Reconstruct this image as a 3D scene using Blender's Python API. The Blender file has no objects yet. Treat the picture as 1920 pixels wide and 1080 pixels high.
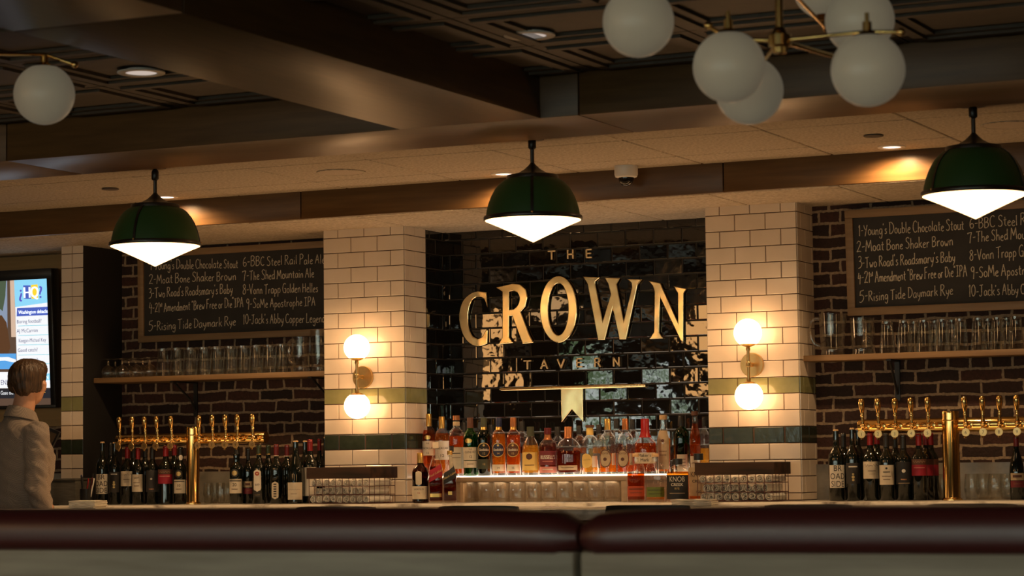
import bpy, bmesh, math, random
from mathutils import Vector, Matrix, noise

SC = bpy.context.scene
COL = SC.collection
PI = math.pi
RND = random.Random(7)

# ------------------------------------------------------------------ camera
CAM = Vector((6.3051, -10.9251, 1.2355))
FPX = 4561.26
YAW, PITCH, ROLL = -0.4461, 0.0738, -0.0119
_f = Vector((math.sin(YAW)*math.cos(PITCH), math.cos(YAW)*math.cos(PITCH), math.sin(PITCH)))
_r = Vector((math.cos(YAW), -math.sin(YAW), 0))
_u = _r.cross(_f)
CR = math.cos(ROLL)*_r + math.sin(ROLL)*_u
CU = -math.sin(ROLL)*_r + math.cos(ROLL)*_u
CF = _f
cam_data = bpy.data.cameras.new('camera')
cam = bpy.data.objects.new('camera', cam_data)
COL.objects.link(cam)
cam.matrix_world = Matrix(((CR.x, CU.x, -CF.x, CAM.x), (CR.y, CU.y, -CF.y, CAM.y), (CR.z, CU.z, -CF.z, CAM.z), (0, 0, 0, 1)))
cam_data.sensor_fit = 'HORIZONTAL'
cam_data.sensor_width = 36.0
cam_data.lens = FPX/1920*36.0
cam_data.clip_start = 0.05
cam_data.clip_end = 100
cam_data.dof.use_dof = True
cam_data.dof.focus_distance = 12.3
cam_data.dof.aperture_fstop = 4.6
SC.camera = cam

# ------------------------------------------------------------------ view, world
vs = SC.view_settings
vs.view_transform = 'Standard'
vs.look = 'None'
vs.gamma = 1.0
vs.use_curve_mapping = False
vs.exposure = 0.12
world = bpy.data.worlds.new('room_air')
SC.world = world
world.use_nodes = True
world.node_tree.nodes['Background'].inputs[0].default_value = (0.9, 0.75, 0.6, 1)
world.node_tree.nodes['Background'].inputs[1].default_value = 0.01
cy = SC.cycles
cy.max_bounces = 8
cy.transparent_max_bounces = 24
cy.caustics_reflective = False
cy.caustics_refractive = False
cy.sample_clamp_indirect = 4.0
cy.sample_clamp_direct = 0.0

# strengths of everything that gives off light, tuned together
E_SCONCE, E_PENDANT, E_DOWN, E_CHAND, E_RISER, E_WINDOW, E_TV, E_DRUM = 10.0, 4.8, 3.0, 0.07, 2.4, 5.5, 0.9, 8.0
P_DOWN = 40.0           # watts of each spot behind a downlight lens
WARM = (1.0, 0.68, 0.36)

def lamp(name, kind, loc, power, color, **kw):
    d = bpy.data.lights.new(name, kind)
    d.energy = power
    d.color = color
    for k, v in kw.items():
        setattr(d, k, v)
    o = bpy.data.objects.new(name, d)
    o.location = loc
    COL.objects.link(o)
    return o

# ------------------------------------------------------------------ pixel rays of the photograph -> points in the room
def at(px, py, X=None, Y=None, Z=None, D=None):
    d = CR*((px-960)/FPX) + CU*((540-py)/FPX) + CF
    if D is not None: t = D
    elif X is not None: t = (X-CAM.x)/d.x
    elif Y is not None: t = (Y-CAM.y)/d.y
    else: t = (Z-CAM.z)/d.z
    return CAM + d*t
def ppm(p):
    return FPX/((Vector(p)-CAM).dot(CF))

# ------------------------------------------------------------------ materials
MATS = {}
def nt(m):
    return m.node_tree.nodes, m.node_tree.links
def mat(name, color=(0.5, 0.5, 0.5), rough=0.5, metal=0.0, spec=0.5, emit=None, estr=0.0, trans=0.0, coat=0.0, sheen=0.0):
    if name in MATS: return MATS[name]
    m = bpy.data.materials.new(name); m.use_nodes = True
    b = m.node_tree.nodes['Principled BSDF']
    b.inputs['Base Color'].default_value = (*color, 1)
    b.inputs['Roughness'].default_value = rough
    b.inputs['Metallic'].default_value = metal
    b.inputs['Specular IOR Level'].default_value = spec
    if emit: 
        b.inputs['Emission Color'].default_value = (*emit, 1); b.inputs['Emission Strength'].default_value = estr
    b.inputs['Transmission Weight'].default_value = trans
    b.inputs['Coat Weight'].default_value = coat
    b.inputs['Sheen Weight'].default_value = sheen
    MATS[name] = m
    return m
def bsdf(m): return m.node_tree.nodes['Principled BSDF']
def N(m, kind, **kw):
    n = m.node_tree.nodes.new(kind)
    for k, v in kw.items():
        if k in n.inputs: n.inputs[k].default_value = v
        else: setattr(n, k, v)
    return n
def L(m, a, b): m.node_tree.links.new(a, b)
def coords(m, scale=(1, 1, 1), kind='Object'):
    t = N(m, 'ShaderNodeTexCoord'); mp = N(m, 'ShaderNodeMapping')
    mp.inputs['Scale'].default_value = scale
    L(m, t.outputs[kind], mp.inputs['Vector'])
    return mp.outputs['Vector']
def ramp(m, src, stops):
    r = N(m, 'ShaderNodeValToRGB'); e = r.color_ramp.elements
    while len(e) < len(stops): e.new(0.5)
    for i, (p, c) in enumerate(stops):
        e[i].position = p; e[i].color = (*c, 1)
    L(m, src, r.inputs[0])
    return r.outputs[0]
def bump(m, src, strength=0.3, dist=0.002):
    b = N(m, 'ShaderNodeBump'); b.inputs['Strength'].default_value = strength; b.inputs['Distance'].default_value = dist
    L(m, src, b.inputs['Height']); L(m, b.outputs[0], bsdf(m).inputs['Normal'])
def noisy(name, c0, c1, scale=(1, 1, 1), nscale=5.0, detail=4.0, rough=0.5, bstr=0.0, bdist=0.002, lo=0.3, hi=0.7, **kw):
    if name in MATS: return MATS[name]
    m = mat(name, c0, rough, **kw)
    v = coords(m, scale)
    n = N(m, 'ShaderNodeTexNoise'); n.inputs['Scale'].default_value = nscale; n.inputs['Detail'].default_value = detail
    L(m, v, n.inputs['Vector'])
    L(m, ramp(m, n.outputs['Fac'], [(lo, c0), (hi, c1)]), bsdf(m).inputs['Base Color'])
    if bstr: bump(m, n.outputs['Fac'], bstr, bdist)
    return m
def glass(name, tint=(1, 1, 1), rough=0.02, milky=0.02, ior=1.5, refl=(1, 1, 1)):
    if name in MATS: return MATS[name]
    m = bpy.data.materials.new(name); m.use_nodes = True
    ns, ls = nt(m); ns.clear()
    o = ns.new('ShaderNodeOutputMaterial'); mix = ns.new('ShaderNodeMixShader'); mix2 = ns.new('ShaderNodeMixShader')
    t = ns.new('ShaderNodeBsdfTransparent'); g = ns.new('ShaderNodeBsdfGlossy'); d = ns.new('ShaderNodeBsdfTranslucent'); fr = ns.new('ShaderNodeMath'); lw = ns.new('ShaderNodeLayerWeight'); pw = ns.new('ShaderNodeMath')
    t.inputs[0].default_value = (*tint, 1); g.inputs[0].default_value = (*refl, 1); g.inputs['Roughness'].default_value = rough
    d.inputs[0].default_value = (*tint, 1); lw.inputs['Blend'].default_value = .5; pw.operation = 'POWER'; pw.inputs[1].default_value = 2.8; fr.operation = 'MULTIPLY_ADD'; f0 = ((ior-1)/(ior+1))**2
    fr.inputs[1].default_value = .9-f0; fr.inputs[2].default_value = f0; ls.new(lw.outputs['Facing'], pw.inputs[0]); ls.new(pw.outputs[0], fr.inputs[0])
    mix2.inputs[0].default_value = milky
    ls.new(t.outputs[0], mix2.inputs[1]); ls.new(d.outputs[0], mix2.inputs[2])
    ls.new(fr.outputs[0], mix.inputs[0]); ls.new(mix2.outputs[0], mix.inputs[1]); ls.new(g.outputs[0], mix.inputs[2])
    ls.new(mix.outputs[0], o.inputs[0])
    MATS[name] = m
    return m
def emitter(name, color, strength):
    if name in MATS: return MATS[name]
    m = mat(name, tuple(min(1, c*0.8) for c in color), 0.4, emit=color, estr=strength)
    return m

# ------------------------------------------------------------------ mesh collector
WL = {}          # world origin of every empty
class MB:
    def __init__(s): s.v = []; s.f = []; s.m = []; s.s = []
    def add(s, vs_, fs, mi=0, smooth=False):
        o = len(s.v); s.v += [tuple(p) for p in vs_]
        for f in fs:
            s.f.append(tuple(o+i for i in f)); s.m.append(mi); s.s.append(smooth)
    def box(s, x0, x1, y0, y1, z0, z1, mi=0, T=None):
        vs_ = [Vector(p) for p in ((x0,y0,z0),(x1,y0,z0),(x1,y1,z0),(x0,y1,z0),(x0,y0,z1),(x1,y0,z1),(x1,y1,z1),(x0,y1,z1))]
        if T: vs_ = [T @ p for p in vs_]
        s.add(vs_, [(0,3,2,1),(4,5,6,7),(0,1,5,4),(1,2,6,5),(2,3,7,6),(3,0,4,7)], mi)
        return s
    def bbox(s, x0, x1, y0, y1, z0, z1, bev=0.003, seg=2, mi=0, T=None):
        bm = bmesh.new(); bmesh.ops.create_cube(bm, size=1.0)
        for v in bm.verts:
            v.co = Vector(((x0+x1)/2+v.co.x*(x1-x0), (y0+y1)/2+v.co.y*(y1-y0), (z0+z1)/2+v.co.z*(z1-z0)))
        bmesh.ops.bevel(bm, geom=list(bm.edges), offset=bev, segments=seg, profile=0.5, affect='EDGES')
        bm.verts.index_update()
        vs_ = [(T @ v.co) if T else v.co.copy() for v in bm.verts]
        s.add(vs_, [[v.index for v in f.verts] for f in bm.faces], mi, True); bm.free()
        return s
    def lathe(s, prof, seg=20, c=(0, 0, 0), mi=0, sx=1.0, sy=1.0, T=None, smooth=True, a0=0.0, a1=2*PI, square=0.0):
        full = abs(a1-a0-2*PI) < 1e-6
        n = seg if full else seg+1
        vs_ = []
        for r, z in prof:
            for i in range(n):
                a = a0+(a1-a0)*i/seg
                k = 1.0
                if square:
                    k = 1.0/((abs(math.cos(a))**(2+square*6)+abs(math.sin(a))**(2+square*6))**(1/(2+square*6)))
                p = Vector((c[0]+r*k*sx*math.cos(a), c[1]+r*k*sy*math.sin(a), c[2]+z))
                vs_.append(T @ p if T else p)
        fs = []
        for j in range(len(prof)-1):
            for i in range(n if full else n-1):
                i2 = (i+1) % n
                fs.append((j*n+i, j*n+i2, (j+1)*n+i2, (j+1)*n+i))
        s.add(vs_, fs, mi, smooth)
        return s
    def tube(s, pts, r, seg=8, mi=0, caps=True, closed=False):
        P = [Vector(p) for p in pts]; n = len(P)
        R_ = r if isinstance(r, (list, tuple)) else [r]*n
        vs_ = []; up = None
        for i in range(n):
            a = P[i-1] if (i > 0 or closed) else P[i]; b = P[(i+1) % n] if (i < n-1 or closed) else P[i]
            t = (b-a).normalized() if (b-a).length > 1e-9 else Vector((0, 0, 1))
            if up is None: up = Vector((0, 0, 1)) if abs(t.z) < 0.9 else Vector((1, 0, 0))
            x = t.cross(up).normalized(); y = x.cross(t).normalized(); up = y
            for k in range(seg):
                an = 2*PI*k/seg
                vs_.append(P[i]+(x*math.cos(an)+y*math.sin(an))*R_[i])
        fs = []
        for i in range(n if closed else n-1):
            j = (i+1) % n
            for k in range(seg):
                k2 = (k+1) % seg
                fs.append((i*seg+k, i*seg+k2, j*seg+k2, j*seg+k))
        if caps and not closed:
            fs.append(tuple(range(seg))); fs.append(tuple((n-1)*seg+k for k in reversed(range(seg))))
        s.add(vs_, fs, mi, True)
        return s
    def prism(s, poly, y0, y1, mi=0, T=None):
        n = len(poly)
        vs_ = [Vector((x, y0, z)) for x, z in poly]+[Vector((x, y1, z)) for x, z in poly]
        if T: vs_ = [T @ p for p in vs_]
        s.add(vs_, [tuple(range(n)), tuple(reversed(range(n, 2*n)))]+[(i, n+i, n+(i+1) % n, (i+1) % n) for i in range(n)], mi)
        return s
    def sphere(s, c, r, seg=24, rings=14, mi=0, sc=(1, 1, 1), T=None):
        prof = [(max(1e-5, r*math.sin(PI*j/rings)), -r*math.cos(PI*j/rings)) for j in range(rings+1)]
        vs_ = []
        for rr, z in prof:
            for i in range(seg):
                a = 2*PI*i/seg
                p = Vector((rr*math.cos(a)*sc[0], rr*math.sin(a)*sc[1], z*sc[2]))
                if T: p = T @ p
                vs_.append(p+Vector(c))
        fs = [(j*seg+i, j*seg+(i+1) % seg, (j+1)*seg+(i+1) % seg, (j+1)*seg+i) for j in range(rings) for i in range(seg)]
        s.add(vs_, fs, mi, True)
        return s
    def build(s, name, mats, parent=None, sharp=40, local=False):
        me = bpy.data.meshes.new(name)
        off = Vector((0, 0, 0)) if (parent is None or local) else WL.get(parent.name, Vector((0, 0, 0)))
        me.from_pydata([Vector(p)-off for p in s.v], [], s.f)
        if not isinstance(mats, (list, tuple)): mats = [mats]
        for m in mats: me.materials.append(m)
        me.polygons.foreach_set('material_index', s.m)
        me.polygons.foreach_set('use_smooth', s.s)
        me.update()
        if any(s.s): me.set_sharp_from_angle(angle=math.radians(sharp))
        o = bpy.data.objects.new(name, me)
        COL.objects.link(o)
        if parent is not None:
            o.parent = parent
            WL[o.name] = off
        else: WL[o.name] = Vector((0, 0, 0))
        return o

def tag(o, label=None, cat=None, group=None, kind=None):
    if label: o['label'] = label
    if cat: o['category'] = cat
    if group: o['group'] = group
    if kind: o['kind'] = kind
    return o
def thing(name, label, cat, loc=(0, 0, 0), group=None, rz=0.0, local=False):
    o = bpy.data.objects.new(name, None)
    o.empty_display_size = 0.05
    COL.objects.link(o); o.location = loc; o.rotation_euler = (0, 0, rz)
    WL[o.name] = Vector((0, 0, 0)) if local else Vector(loc)
    return tag(o, label, cat, group)
def struct(o, label=None): return tag(o, label, kind='structure')
def copy_tree(o, parent=None):
    kids = list(o.children)
    c = o.copy(); COL.objects.link(c); c.parent = parent
    for ch in kids: copy_tree(ch, c)
    return c

# ------------------------------------------------------------------ lettering
_TC = {}
def text_geo(s):
    """vertices (x, y) and faces of a line of type, height 1 = font size, centred on x"""
    if s in _TC: return _TC[s]
    cu = bpy.data.curves.new('type', 'FONT'); cu.body = s; cu.align_x = 'CENTER'; cu.size = 1.0; cu.resolution_u = 3
    ob = bpy.data.objects.new('type', cu); COL.objects.link(ob)
    bpy.context.view_layer.update()
    me = bpy.data.meshes.new_from_object(ob.evaluated_get(bpy.context.evaluated_depsgraph_get()))
    r = ([(v.co.x, v.co.y) for v in me.vertices], [tuple(p.vertices) for p in me.polygons])
    bpy.data.objects.remove(ob); bpy.data.curves.remove(cu); bpy.data.meshes.remove(me)
    _TC[s] = r
    return r
def flat_text(mb, s, cx, cz, h, y, mi=0, sx=1.0, fn=None, shear=0.0, bold=0.0):
    """type on a wall-parallel plane; cz = middle of the capitals, h = capital height"""
    vs_, fs = text_geo(s); k = h/0.73
    for d in ((0, 0), (bold, 0), (-bold, 0)) if bold else ((0, 0),):
        out = []
        for x, z in vs_:
            X = cx+x*k*sx+d[0]*h; Z = cz+(z-0.365)*k+d[1]*h+shear*x*k*sx
            out.append(fn(X, Z) if fn else Vector((X, y, Z)))
        mb.add(out, fs, mi)
# ------------------------------------------------------------------ material library
white_tile = noisy('white_glazed_tile', (0.66, 0.555, 0.44), (0.71, 0.60, 0.485), nscale=9, rough=0.14, spec=0.5)
grout_white = mat('dark_grout', (0.10, 0.055, 0.04), 0.8)
lgreen_tile = noisy('sage_green_glaze', (0.20, 0.195, 0.085), (0.25, 0.24, 0.11), nscale=14, rough=0.12)
dgreen_tile = noisy('deep_green_glaze', (0.020, 0.028, 0.018), (0.030, 0.042, 0.028), nscale=30, rough=0.16, bstr=0.22, bdist=0.004)
black_tile = mat('black_glazed_tile', (0.006, 0.005, 0.004), 0.03, spec=0.85)
def _wavy(m, sc, st, d, sc2, st2):
    v = coords(m)
    a = N(m, 'ShaderNodeTexNoise'); a.inputs['Scale'].default_value = sc; a.inputs['Detail'].default_value = 2.5
    L(m, v, a.inputs['Vector']); bump(m, a.outputs['Fac'], st, d)
_wavy(black_tile, 10, 0.10, 0.010, 0, 0)
_wavy(white_tile, 30, 0.06, 0.004, 0, 0)
black_grout = mat('black_grout', (0.05, 0.04, 0.03), 0.6)
black_paint = mat('matt_black_paint', (0.006, 0.005, 0.005), 0.7)

brick = mat('old_red_brick', (0.1, 0.04, 0.03), 0.85)
def _brick(m):
    v = coords(m)
    n1 = N(m, 'ShaderNodeTexNoise'); n1.inputs['Scale'].default_value = 9; n1.inputs['Detail'].default_value = 3; L(m, v, n1.inputs['Vector'])
    off = N(m, 'ShaderNodeVectorMath', operation='SCALE'); off.inputs['Scale'].default_value = 0.026
    sub = N(m, 'ShaderNodeVectorMath', operation='SUBTRACT'); sub.inputs[1].default_value = (0.5, 0.5, 0.5)
    L(m, n1.outputs['Color'], sub.inputs[0]); L(m, sub.outputs[0], off.inputs[0])
    n2 = N(m, 'ShaderNodeTexNoise'); n2.inputs['Scale'].default_value = 60; n2.inputs['Detail'].default_value = 3; L(m, v, n2.inputs['Vector'])
    off2 = N(m, 'ShaderNodeVectorMath', operation='SCALE'); off2.inputs['Scale'].default_value = 0.008
    sub2 = N(m, 'ShaderNodeVectorMath', operation='SUBTRACT'); sub2.inputs[1].default_value = (0.5, 0.5, 0.5)
    L(m, n2.outputs['Color'], sub2.inputs[0]); L(m, sub2.outputs[0], off2.inputs[0])
    add = N(m, 'ShaderNodeVectorMath', operation='ADD'); L(m, v, add.inputs[0]); L(m, off.outputs[0], add.inputs[1])
    add2 = N(m, 'ShaderNodeVectorMath', operation='ADD'); L(m, add.outputs[0], add2.inputs[0]); L(m, off2.outputs[0], add2.inputs[1])
    sep = N(m, 'ShaderNodeSeparateXYZ'); L(m, add2.outputs[0], sep.inputs[0])
    com = N(m, 'ShaderNodeCombineXYZ'); L(m, sep.outputs['X'], com.inputs['X']); L(m, sep.outputs['Z'], com.inputs['Y'])
    b = N(m, 'ShaderNodeTexBrick'); L(m, com.outputs[0], b.inputs['Vector'])
    b.offset = 0.5; b.squash = 0.5; b.squash_frequency = 4
    b.inputs['Scale'].default_value = 1.0; b.inputs['Brick Width'].default_value = 0.205; b.inputs['Row Height'].default_value = 0.0597
    b.inputs['Mortar Size'].default_value = 0.0072; b.inputs['Mortar Smooth'].default_value = 0.25; b.inputs['Bias'].default_value = -0.1
    b.inputs['Color1'].default_value = (0.056, 0.019, 0.011, 1); b.inputs['Color2'].default_value = (0.015, 0.007, 0.0045, 1)
    b.inputs['Mortar'].default_value = (0.33, 0.24, 0.155, 1)
    mx = N(m, 'ShaderNodeMix', data_type='RGBA', blend_type='MULTIPLY'); mx.inputs[0].default_value = 0.55
    L(m, b.outputs['Color'], mx.inputs[6])
    L(m, ramp(m, n2.outputs['Fac'], [(0.3, (0.35, 0.35, 0.35)), (0.62, (1.15, 1.1, 1.05))]), mx.inputs[7])
    L(m, mx.outputs[2], bsdf(m).inputs['Base Color'])
    h = N(m, 'ShaderNodeMath', operation='MULTIPLY_ADD'); L(m, b.outputs['Fac'], h.inputs[0]); h.inputs[1].default_value = -0.7; L(m, n2.outputs['Fac'], h.inputs[2])
    bump(m, h.outputs[0], 0.8, 0.006)
_brick(brick)

def wood(name, c0, c1, rough, axis=0, sc=14, **kw):
    s = [3.0, 3.0, 3.0]; s[axis] = 0.25
    return noisy(name, c0, c1, scale=tuple(s), nscale=sc, detail=6, rough=rough, bstr=0.08, bdist=0.002, **kw)
beam_wood = wood('stained_oak_panel_long', (0.092, 0.046, 0.016), (0.140, 0.073, 0.026), 0.36, 0, spec=.32)
cross_wood = wood('stained_oak_panel_cross', (0.060, 0.029, 0.010), (0.095, 0.048, 0.017), 0.38, 1, spec=.32)
frame_wood = wood('light_oak', (0.22, 0.13, 0.06), (0.30, 0.185, 0.09), 0.5, 0)
shelf_wood = wood('shelf_oak', (0.16, 0.088, 0.036), (0.23, 0.135, 0.058), 0.5, 0)
riser_wood = wood('riser_oak', (0.34, 0.24, 0.15), (0.42, 0.30, 0.19), 0.45, 0)
walnut = wood('dark_walnut', (0.012, 0.007, 0.005), (0.05, 0.022, 0.012), 0.75, 0, sc=10, spec=.25)
grey_metal = noisy('brushed_grey_metal', (.075, .068, .055), (.12, .11, .09), scale=(1, 1, 9), nscale=14, rough=.5)
grey_wood = wood('weathered_grey_oak', (0.24, 0.22, 0.175), (0.40, 0.37, 0.30), 0.5, 0, sc=10)
dark_gap = mat('shadow_gap', (0.004, 0.003, 0.002), 0.9)
ceil_tile = noisy('mineral_fibre_tile', (0.30, 0.25, 0.185), (0.53, 0.45, 0.35), nscale=75, detail=5, rough=0.9, bstr=0.5, bdist=0.004)
coffer = noisy('brown_pressed_ceiling', (0.055, 0.039, 0.024), (0.075, 0.053, 0.033), nscale=20, rough=0.6)
plaster = mat('dark_plaster', (0.075, 0.055, 0.04), 0.8)
floor_wood = wood('floor_boards', (0.10, 0.06, 0.035), (0.16, 0.10, 0.06), 0.4, 1)
marble = noisy('veined_marble', (0.16, 0.14, 0.12), (0.70, 0.66, 0.58), nscale=7, detail=9, rough=0.22, lo=0.36, hi=0.5)
leather = noisy('oxblood_leather', (0.060, 0.010, 0.011), (0.078, 0.014, 0.014), nscale=160, detail=3, rough=0.40, spec=0.85, bstr=0.05, bdist=0.001)
brass = noisy('polished_brass', (0.80, 0.50, 0.16), (0.88, 0.58, 0.22), nscale=5, rough=0.16, metal=1.0)
sign_brass = noisy('satin_brass_sign', (0.88, 0.68, 0.35), (0.94, 0.74, 0.41), nscale=9, detail=1, rough=0.17, metal=1.0, bstr=.07, bdist=.02)
small_brass = mat('matt_brass_letter', (0.86, 0.64, 0.34), 0.40, metal=.25)
aged_brass = noisy('brushed_brass', (0.60, 0.40, 0.16), (0.70, 0.48, 0.21), nscale=30, rough=0.34, metal=1.0)
black_metal = mat('black_iron', (0.010, 0.009, 0.008), 0.45)
bronze = mat('dark_bronze', (0.016, 0.012, 0.009), 0.32, metal=0.0, spec=0.6)
green_enamel = mat('bottle_green_enamel', (0.028, 0.080, 0.021), 0.5, spec=.35)
slate = noisy('chalkboard_black', (0.016, 0.014, 0.012), (0.030, 0.026, 0.022), nscale=6, rough=0.75)
chalk = noisy('cream_chalk', (0.42, 0.36, 0.27), (0.70, 0.62, 0.49), nscale=180, rough=0.95)
white_plastic = mat('white_plastic', (0.72, 0.68, 0.62), 0.35)
black_plastic = mat('black_plastic', (0.012, 0.012, 0.013), 0.3)
clear = glass('clear_glass', (0.97, 0.97, 0.95), 0.03, 0.022)
crystal = glass('cut_crystal', (0.96, 0.93, 0.88), 0.05, 0.09, ior=1.7)
wine_glass = mat('black_green_bottle_glass', (0.006, 0.008, 0.006), 0.05, spec=0.7)
linen = noisy('white_linen', (0.78, 0.74, 0.67), (0.86, 0.82, 0.75), nscale=40, rough=0.9, sheen=0.2)
tissue = noisy('paper_napkin', (0.68, 0.62, 0.52), (0.78, 0.72, 0.62), nscale=30, rough=0.9)
cream_label = noisy('cream_paper', (0.62, 0.52, 0.38), (0.70, 0.60, 0.45), nscale=30, rough=0.7)
white_label = mat('white_paper', (0.74, 0.66, 0.54), 0.7)
ink = mat('black_ink', (0.02, 0.016, 0.014), 0.6)
globe_warm = emitter('opal_globe_lit', (1.0, 0.57, 0.265), E_SCONCE)
diffuser = emitter('prismatic_diffuser_lit', (1.0, 0.58, 0.25), E_PENDANT)
coffer_lens = emitter('dimmed_lens_lit', (1.0, 0.88, 0.80), 0.42)
down_lens = emitter('downlight_lens_lit', (1.0, 0.85, 0.78), E_DOWN)
opal = mat('opal_glass', (0.50, 0.44, 0.33), 0.35, emit=(1.0, 0.84, 0.58), estr=E_CHAND)
riser_glow = emitter('lit_acrylic', (1.0, 0.80, 0.58), E_RISER)

# ------------------------------------------------------------------ the room
Z0, TC, TW = 1.65, 0.0782, 0.1544           # a tile joint's height, tile course, tile length
CTR = 1.066                                 # bar and back counter height
SOFF, LOW, UP, BEAM = 2.482, 2.622, 2.745, 2.57
XB, XE, XF, XP, XQ = 0.4708, 2.1177, 2.5752, -1.6546, -1.5098
YL, YR, YD = 0.364, 0.2316, 0.4477          # brick behind the left taps, brick behind the right taps, black tile
FX0, FX1, FY0 = -7.0, 9.6, -14.8           # side walls, wall behind the photographer

struct(MB().box(FX0, FX1, FY0, 0.8, -0.1, 0, 0).build('floor', floor_wood))
struct(MB().box(FX0-.1, FX0, FY0, 0.8, 0, 3.0).build('wall_left', plaster))

def wall_with_openings(name, fixed, lo, hi, zt, wins, axis):
    """a wall in the plane axis=fixed with window openings [(a0, a1, z0, z1)]"""
    mb = MB()
    cuts = sorted(wins)
    def put(a0, a1, z0, z1):
        if axis == 'y': mb.box(a0, a1, fixed-.12, fixed, z0, z1)
        else: mb.box(fixed, fixed+.12, a0, a1, z0, z1)
    a = lo
    for w0, w1, z0, z1 in cuts:
        put(a, w0, 0, zt); put(w0, w1, 0, z0); put(w0, w1, z1, zt); a = w1
    put(a, hi, 0, zt)
    return struct(mb.build(name, plaster))
front_w = [(-5.6, -4.35, 0.7, 2.3), (-2.2, 0.4, 0.7, 2.3), (0.9, 3.2, 0.7, 2.3), (3.7, 6.0, 0.7, 2.3), (6.6, 8.9, 0.7, 2.3)]
right_w = [(-13.9, -12.1, 0.9, 2.35)]
wall_with_openings('wall_front', FY0, FX0, FX1, 2.9, front_w, 'y')
wall_with_openings('wall_right', FX1, FY0, 0.8, 2.9, right_w, 'x')
daylight = mat('daylight_garden', (0, 0, 0), 1.0, spec=0.0)
_v = coords(daylight, (1, 1, 1)); _n = N(daylight, 'ShaderNodeTexNoise'); _n.inputs['Scale'].default_value = 2.2; _n.inputs['Detail'].default_value = 5
L(daylight, _v, _n.inputs['Vector'])
L(daylight, ramp(daylight, _n.outputs['Fac'], [(0.38, (0.10, 0.16, 0.06)), (0.52, (0.62, 0.72, 0.60)), (0.66, (0.95, 1.0, 0.97))]), bsdf(daylight).inputs['Emission Color'])
bsdf(daylight).inputs['Emission Strength'].default_value = E_WINDOW
for k, (a0, a1, z0, z1) in enumerate(front_w+right_w):
    mb = MB()
    if k < len(front_w):
        for q in (a0, (a0+a1)/2-.025, a1-.05): mb.box(q, q+.05, FY0-.08, FY0-.02, z0, z1)
        for q in (z0, z1-.05, z0+.95): mb.box(a0, a1, FY0-.075, FY0-.025, q, q+.05)
    else:
        for q in (a0, (a0+a1)/2-.025, a1-.05): mb.box(FX1+.02, FX1+.08, q, q+.05, z0, z1)
        for q in (z0, z1-.05, z0+.95): mb.box(FX1+.025, FX1+.075, a0, a1, q, q+.05)
    fr_ = struct(mb.build('window_%d' % (k+1), walnut))
    mb = MB()
    if k < len(front_w): mb.box(a0, a1, FY0-.11, FY0-.09, z0, z1)
    else: mb.box(FX1+.09, FX1+.11, a0, a1, z0, z1)
    mb.build('pane', daylight, fr_)

# ceilings
struct(MB().box(FX0, FX1, FY0, -1.9, UP, UP+.1).build('ceiling', coffer))
def grid_ceiling(name, x0, x1, y0, y1, z, xs, ys):
    mb = MB(); mb.box(x0, x1, y0, y1, z, z+.05, 0)
    X = sorted([x0]+[x for x in xs if x0 < x < x1]+[x1]); Y = sorted([y0]+[y for y in ys if y0 < y < y1]+[y1])
    for i in range(len(X)-1):
        for j in range(len(Y)-1):
            mb.bbox(X[i]+.004, X[i+1]-.004, Y[j]+.004, Y[j+1]-.004, z-.008, z+.004, .004, 1, 0)
    return struct(mb.build(name, [ceil_tile]))
xs = [0.46+.62*k for k in range(-10, 12)]
grid_ceiling('ceiling', FX0, 5.6, -1.99, -0.50, LOW, [0.455+.6215*k for k in range(-8, 9)], [-1.475, -.865])
grid_ceiling('ceiling', FX0, 5.6, -0.535, 0.8, SOFF, [0.487-.62*1+.618*k for k in range(-8, 9)], [-.455, 0.16])
# pressed coffer panels of the high ceiling: stepped frames
mb = MB()
CX = [0.835+.61*k for k in range(-4, 7)]; CY = [-2.545-.61*k for k in range(0, 5)]
for x in CX:
    for y in CY:
        x0, x1, y1, y0 = x+.004, x+.606, y-.004, y-.606
        for q, (ins, dz) in enumerate(((0.0, .012), (.045, .022), (.085, .012))):
            w = .038
            for bx in ((x0+ins, x1-ins, y0+ins, y0+ins+w), (x0+ins, x1-ins, y1-ins-w, y1-ins), (x0+ins, x0+ins+w, y0+ins+w, y1-ins-w), (x1-ins-w, x1-ins, y0+ins+w, y1-ins-w)):
                mb.box(bx[0], bx[1], bx[2], bx[3], UP-dz, UP+.002)
struct(mb.build('ceiling', coffer))

# wood panelled beams
def panel_beam(name, x0, x1, y0, y1, z0, z1, joints, m, axis=0):
    mb = MB(); edges = [x0 if axis == 0 else y0]+list(joints)+[x1 if axis == 0 else y1]
    for i in range(len(edges)-1):
        a, b = edges[i]+.003, edges[i+1]-.003
        if axis == 0: mb.bbox(a, b, y0, y1, z0, z1, .0025, 2, 0)
        else: mb.bbox(x0, x1, a, b, z0, z1, .0025, 2, 0)
    if axis == 0: mb.box(x0, x1, y0+.012, y1-.012, z0+.012, z1-.002, 1)
    else: mb.box(x0+.012, x1-.012, y0, y1, z0+.012, z1-.002, 1)
    return struct(mb.build(name, [m, dark_gap]))
panel_beam('beam_fascia', FX0, 5.8, -.555, -.525, SOFF-.004, LOW+.02, [-4.27, -2.04, .19, 2.42, 4.65], beam_wood)
panel_beam('beam_long', FX0, 7.0, -2.53, -1.98, BEAM, 2.85, [-2.77, -.10, 2.58, 5.25], beam_wood)
panel_beam('beam_cross', 1.81, 2.42, -12.0, -2.53, BEAM, 2.85, [-7.5, -5.0], cross_wood, 1)
panel_beam('beam_cross', -3.6, -2.99, -12.0, -2.53, BEAM, 2.85, [-7.5, -5.0], cross_wood, 1)
struct(MB().box(FX0, 5.6, -.53, -.50, SOFF, 2.9).build('wall_header', plaster))
struct(MB().box(5.605, 5.7, -2, .8, 0, 2.9).build('wall_right', plaster))

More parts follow.
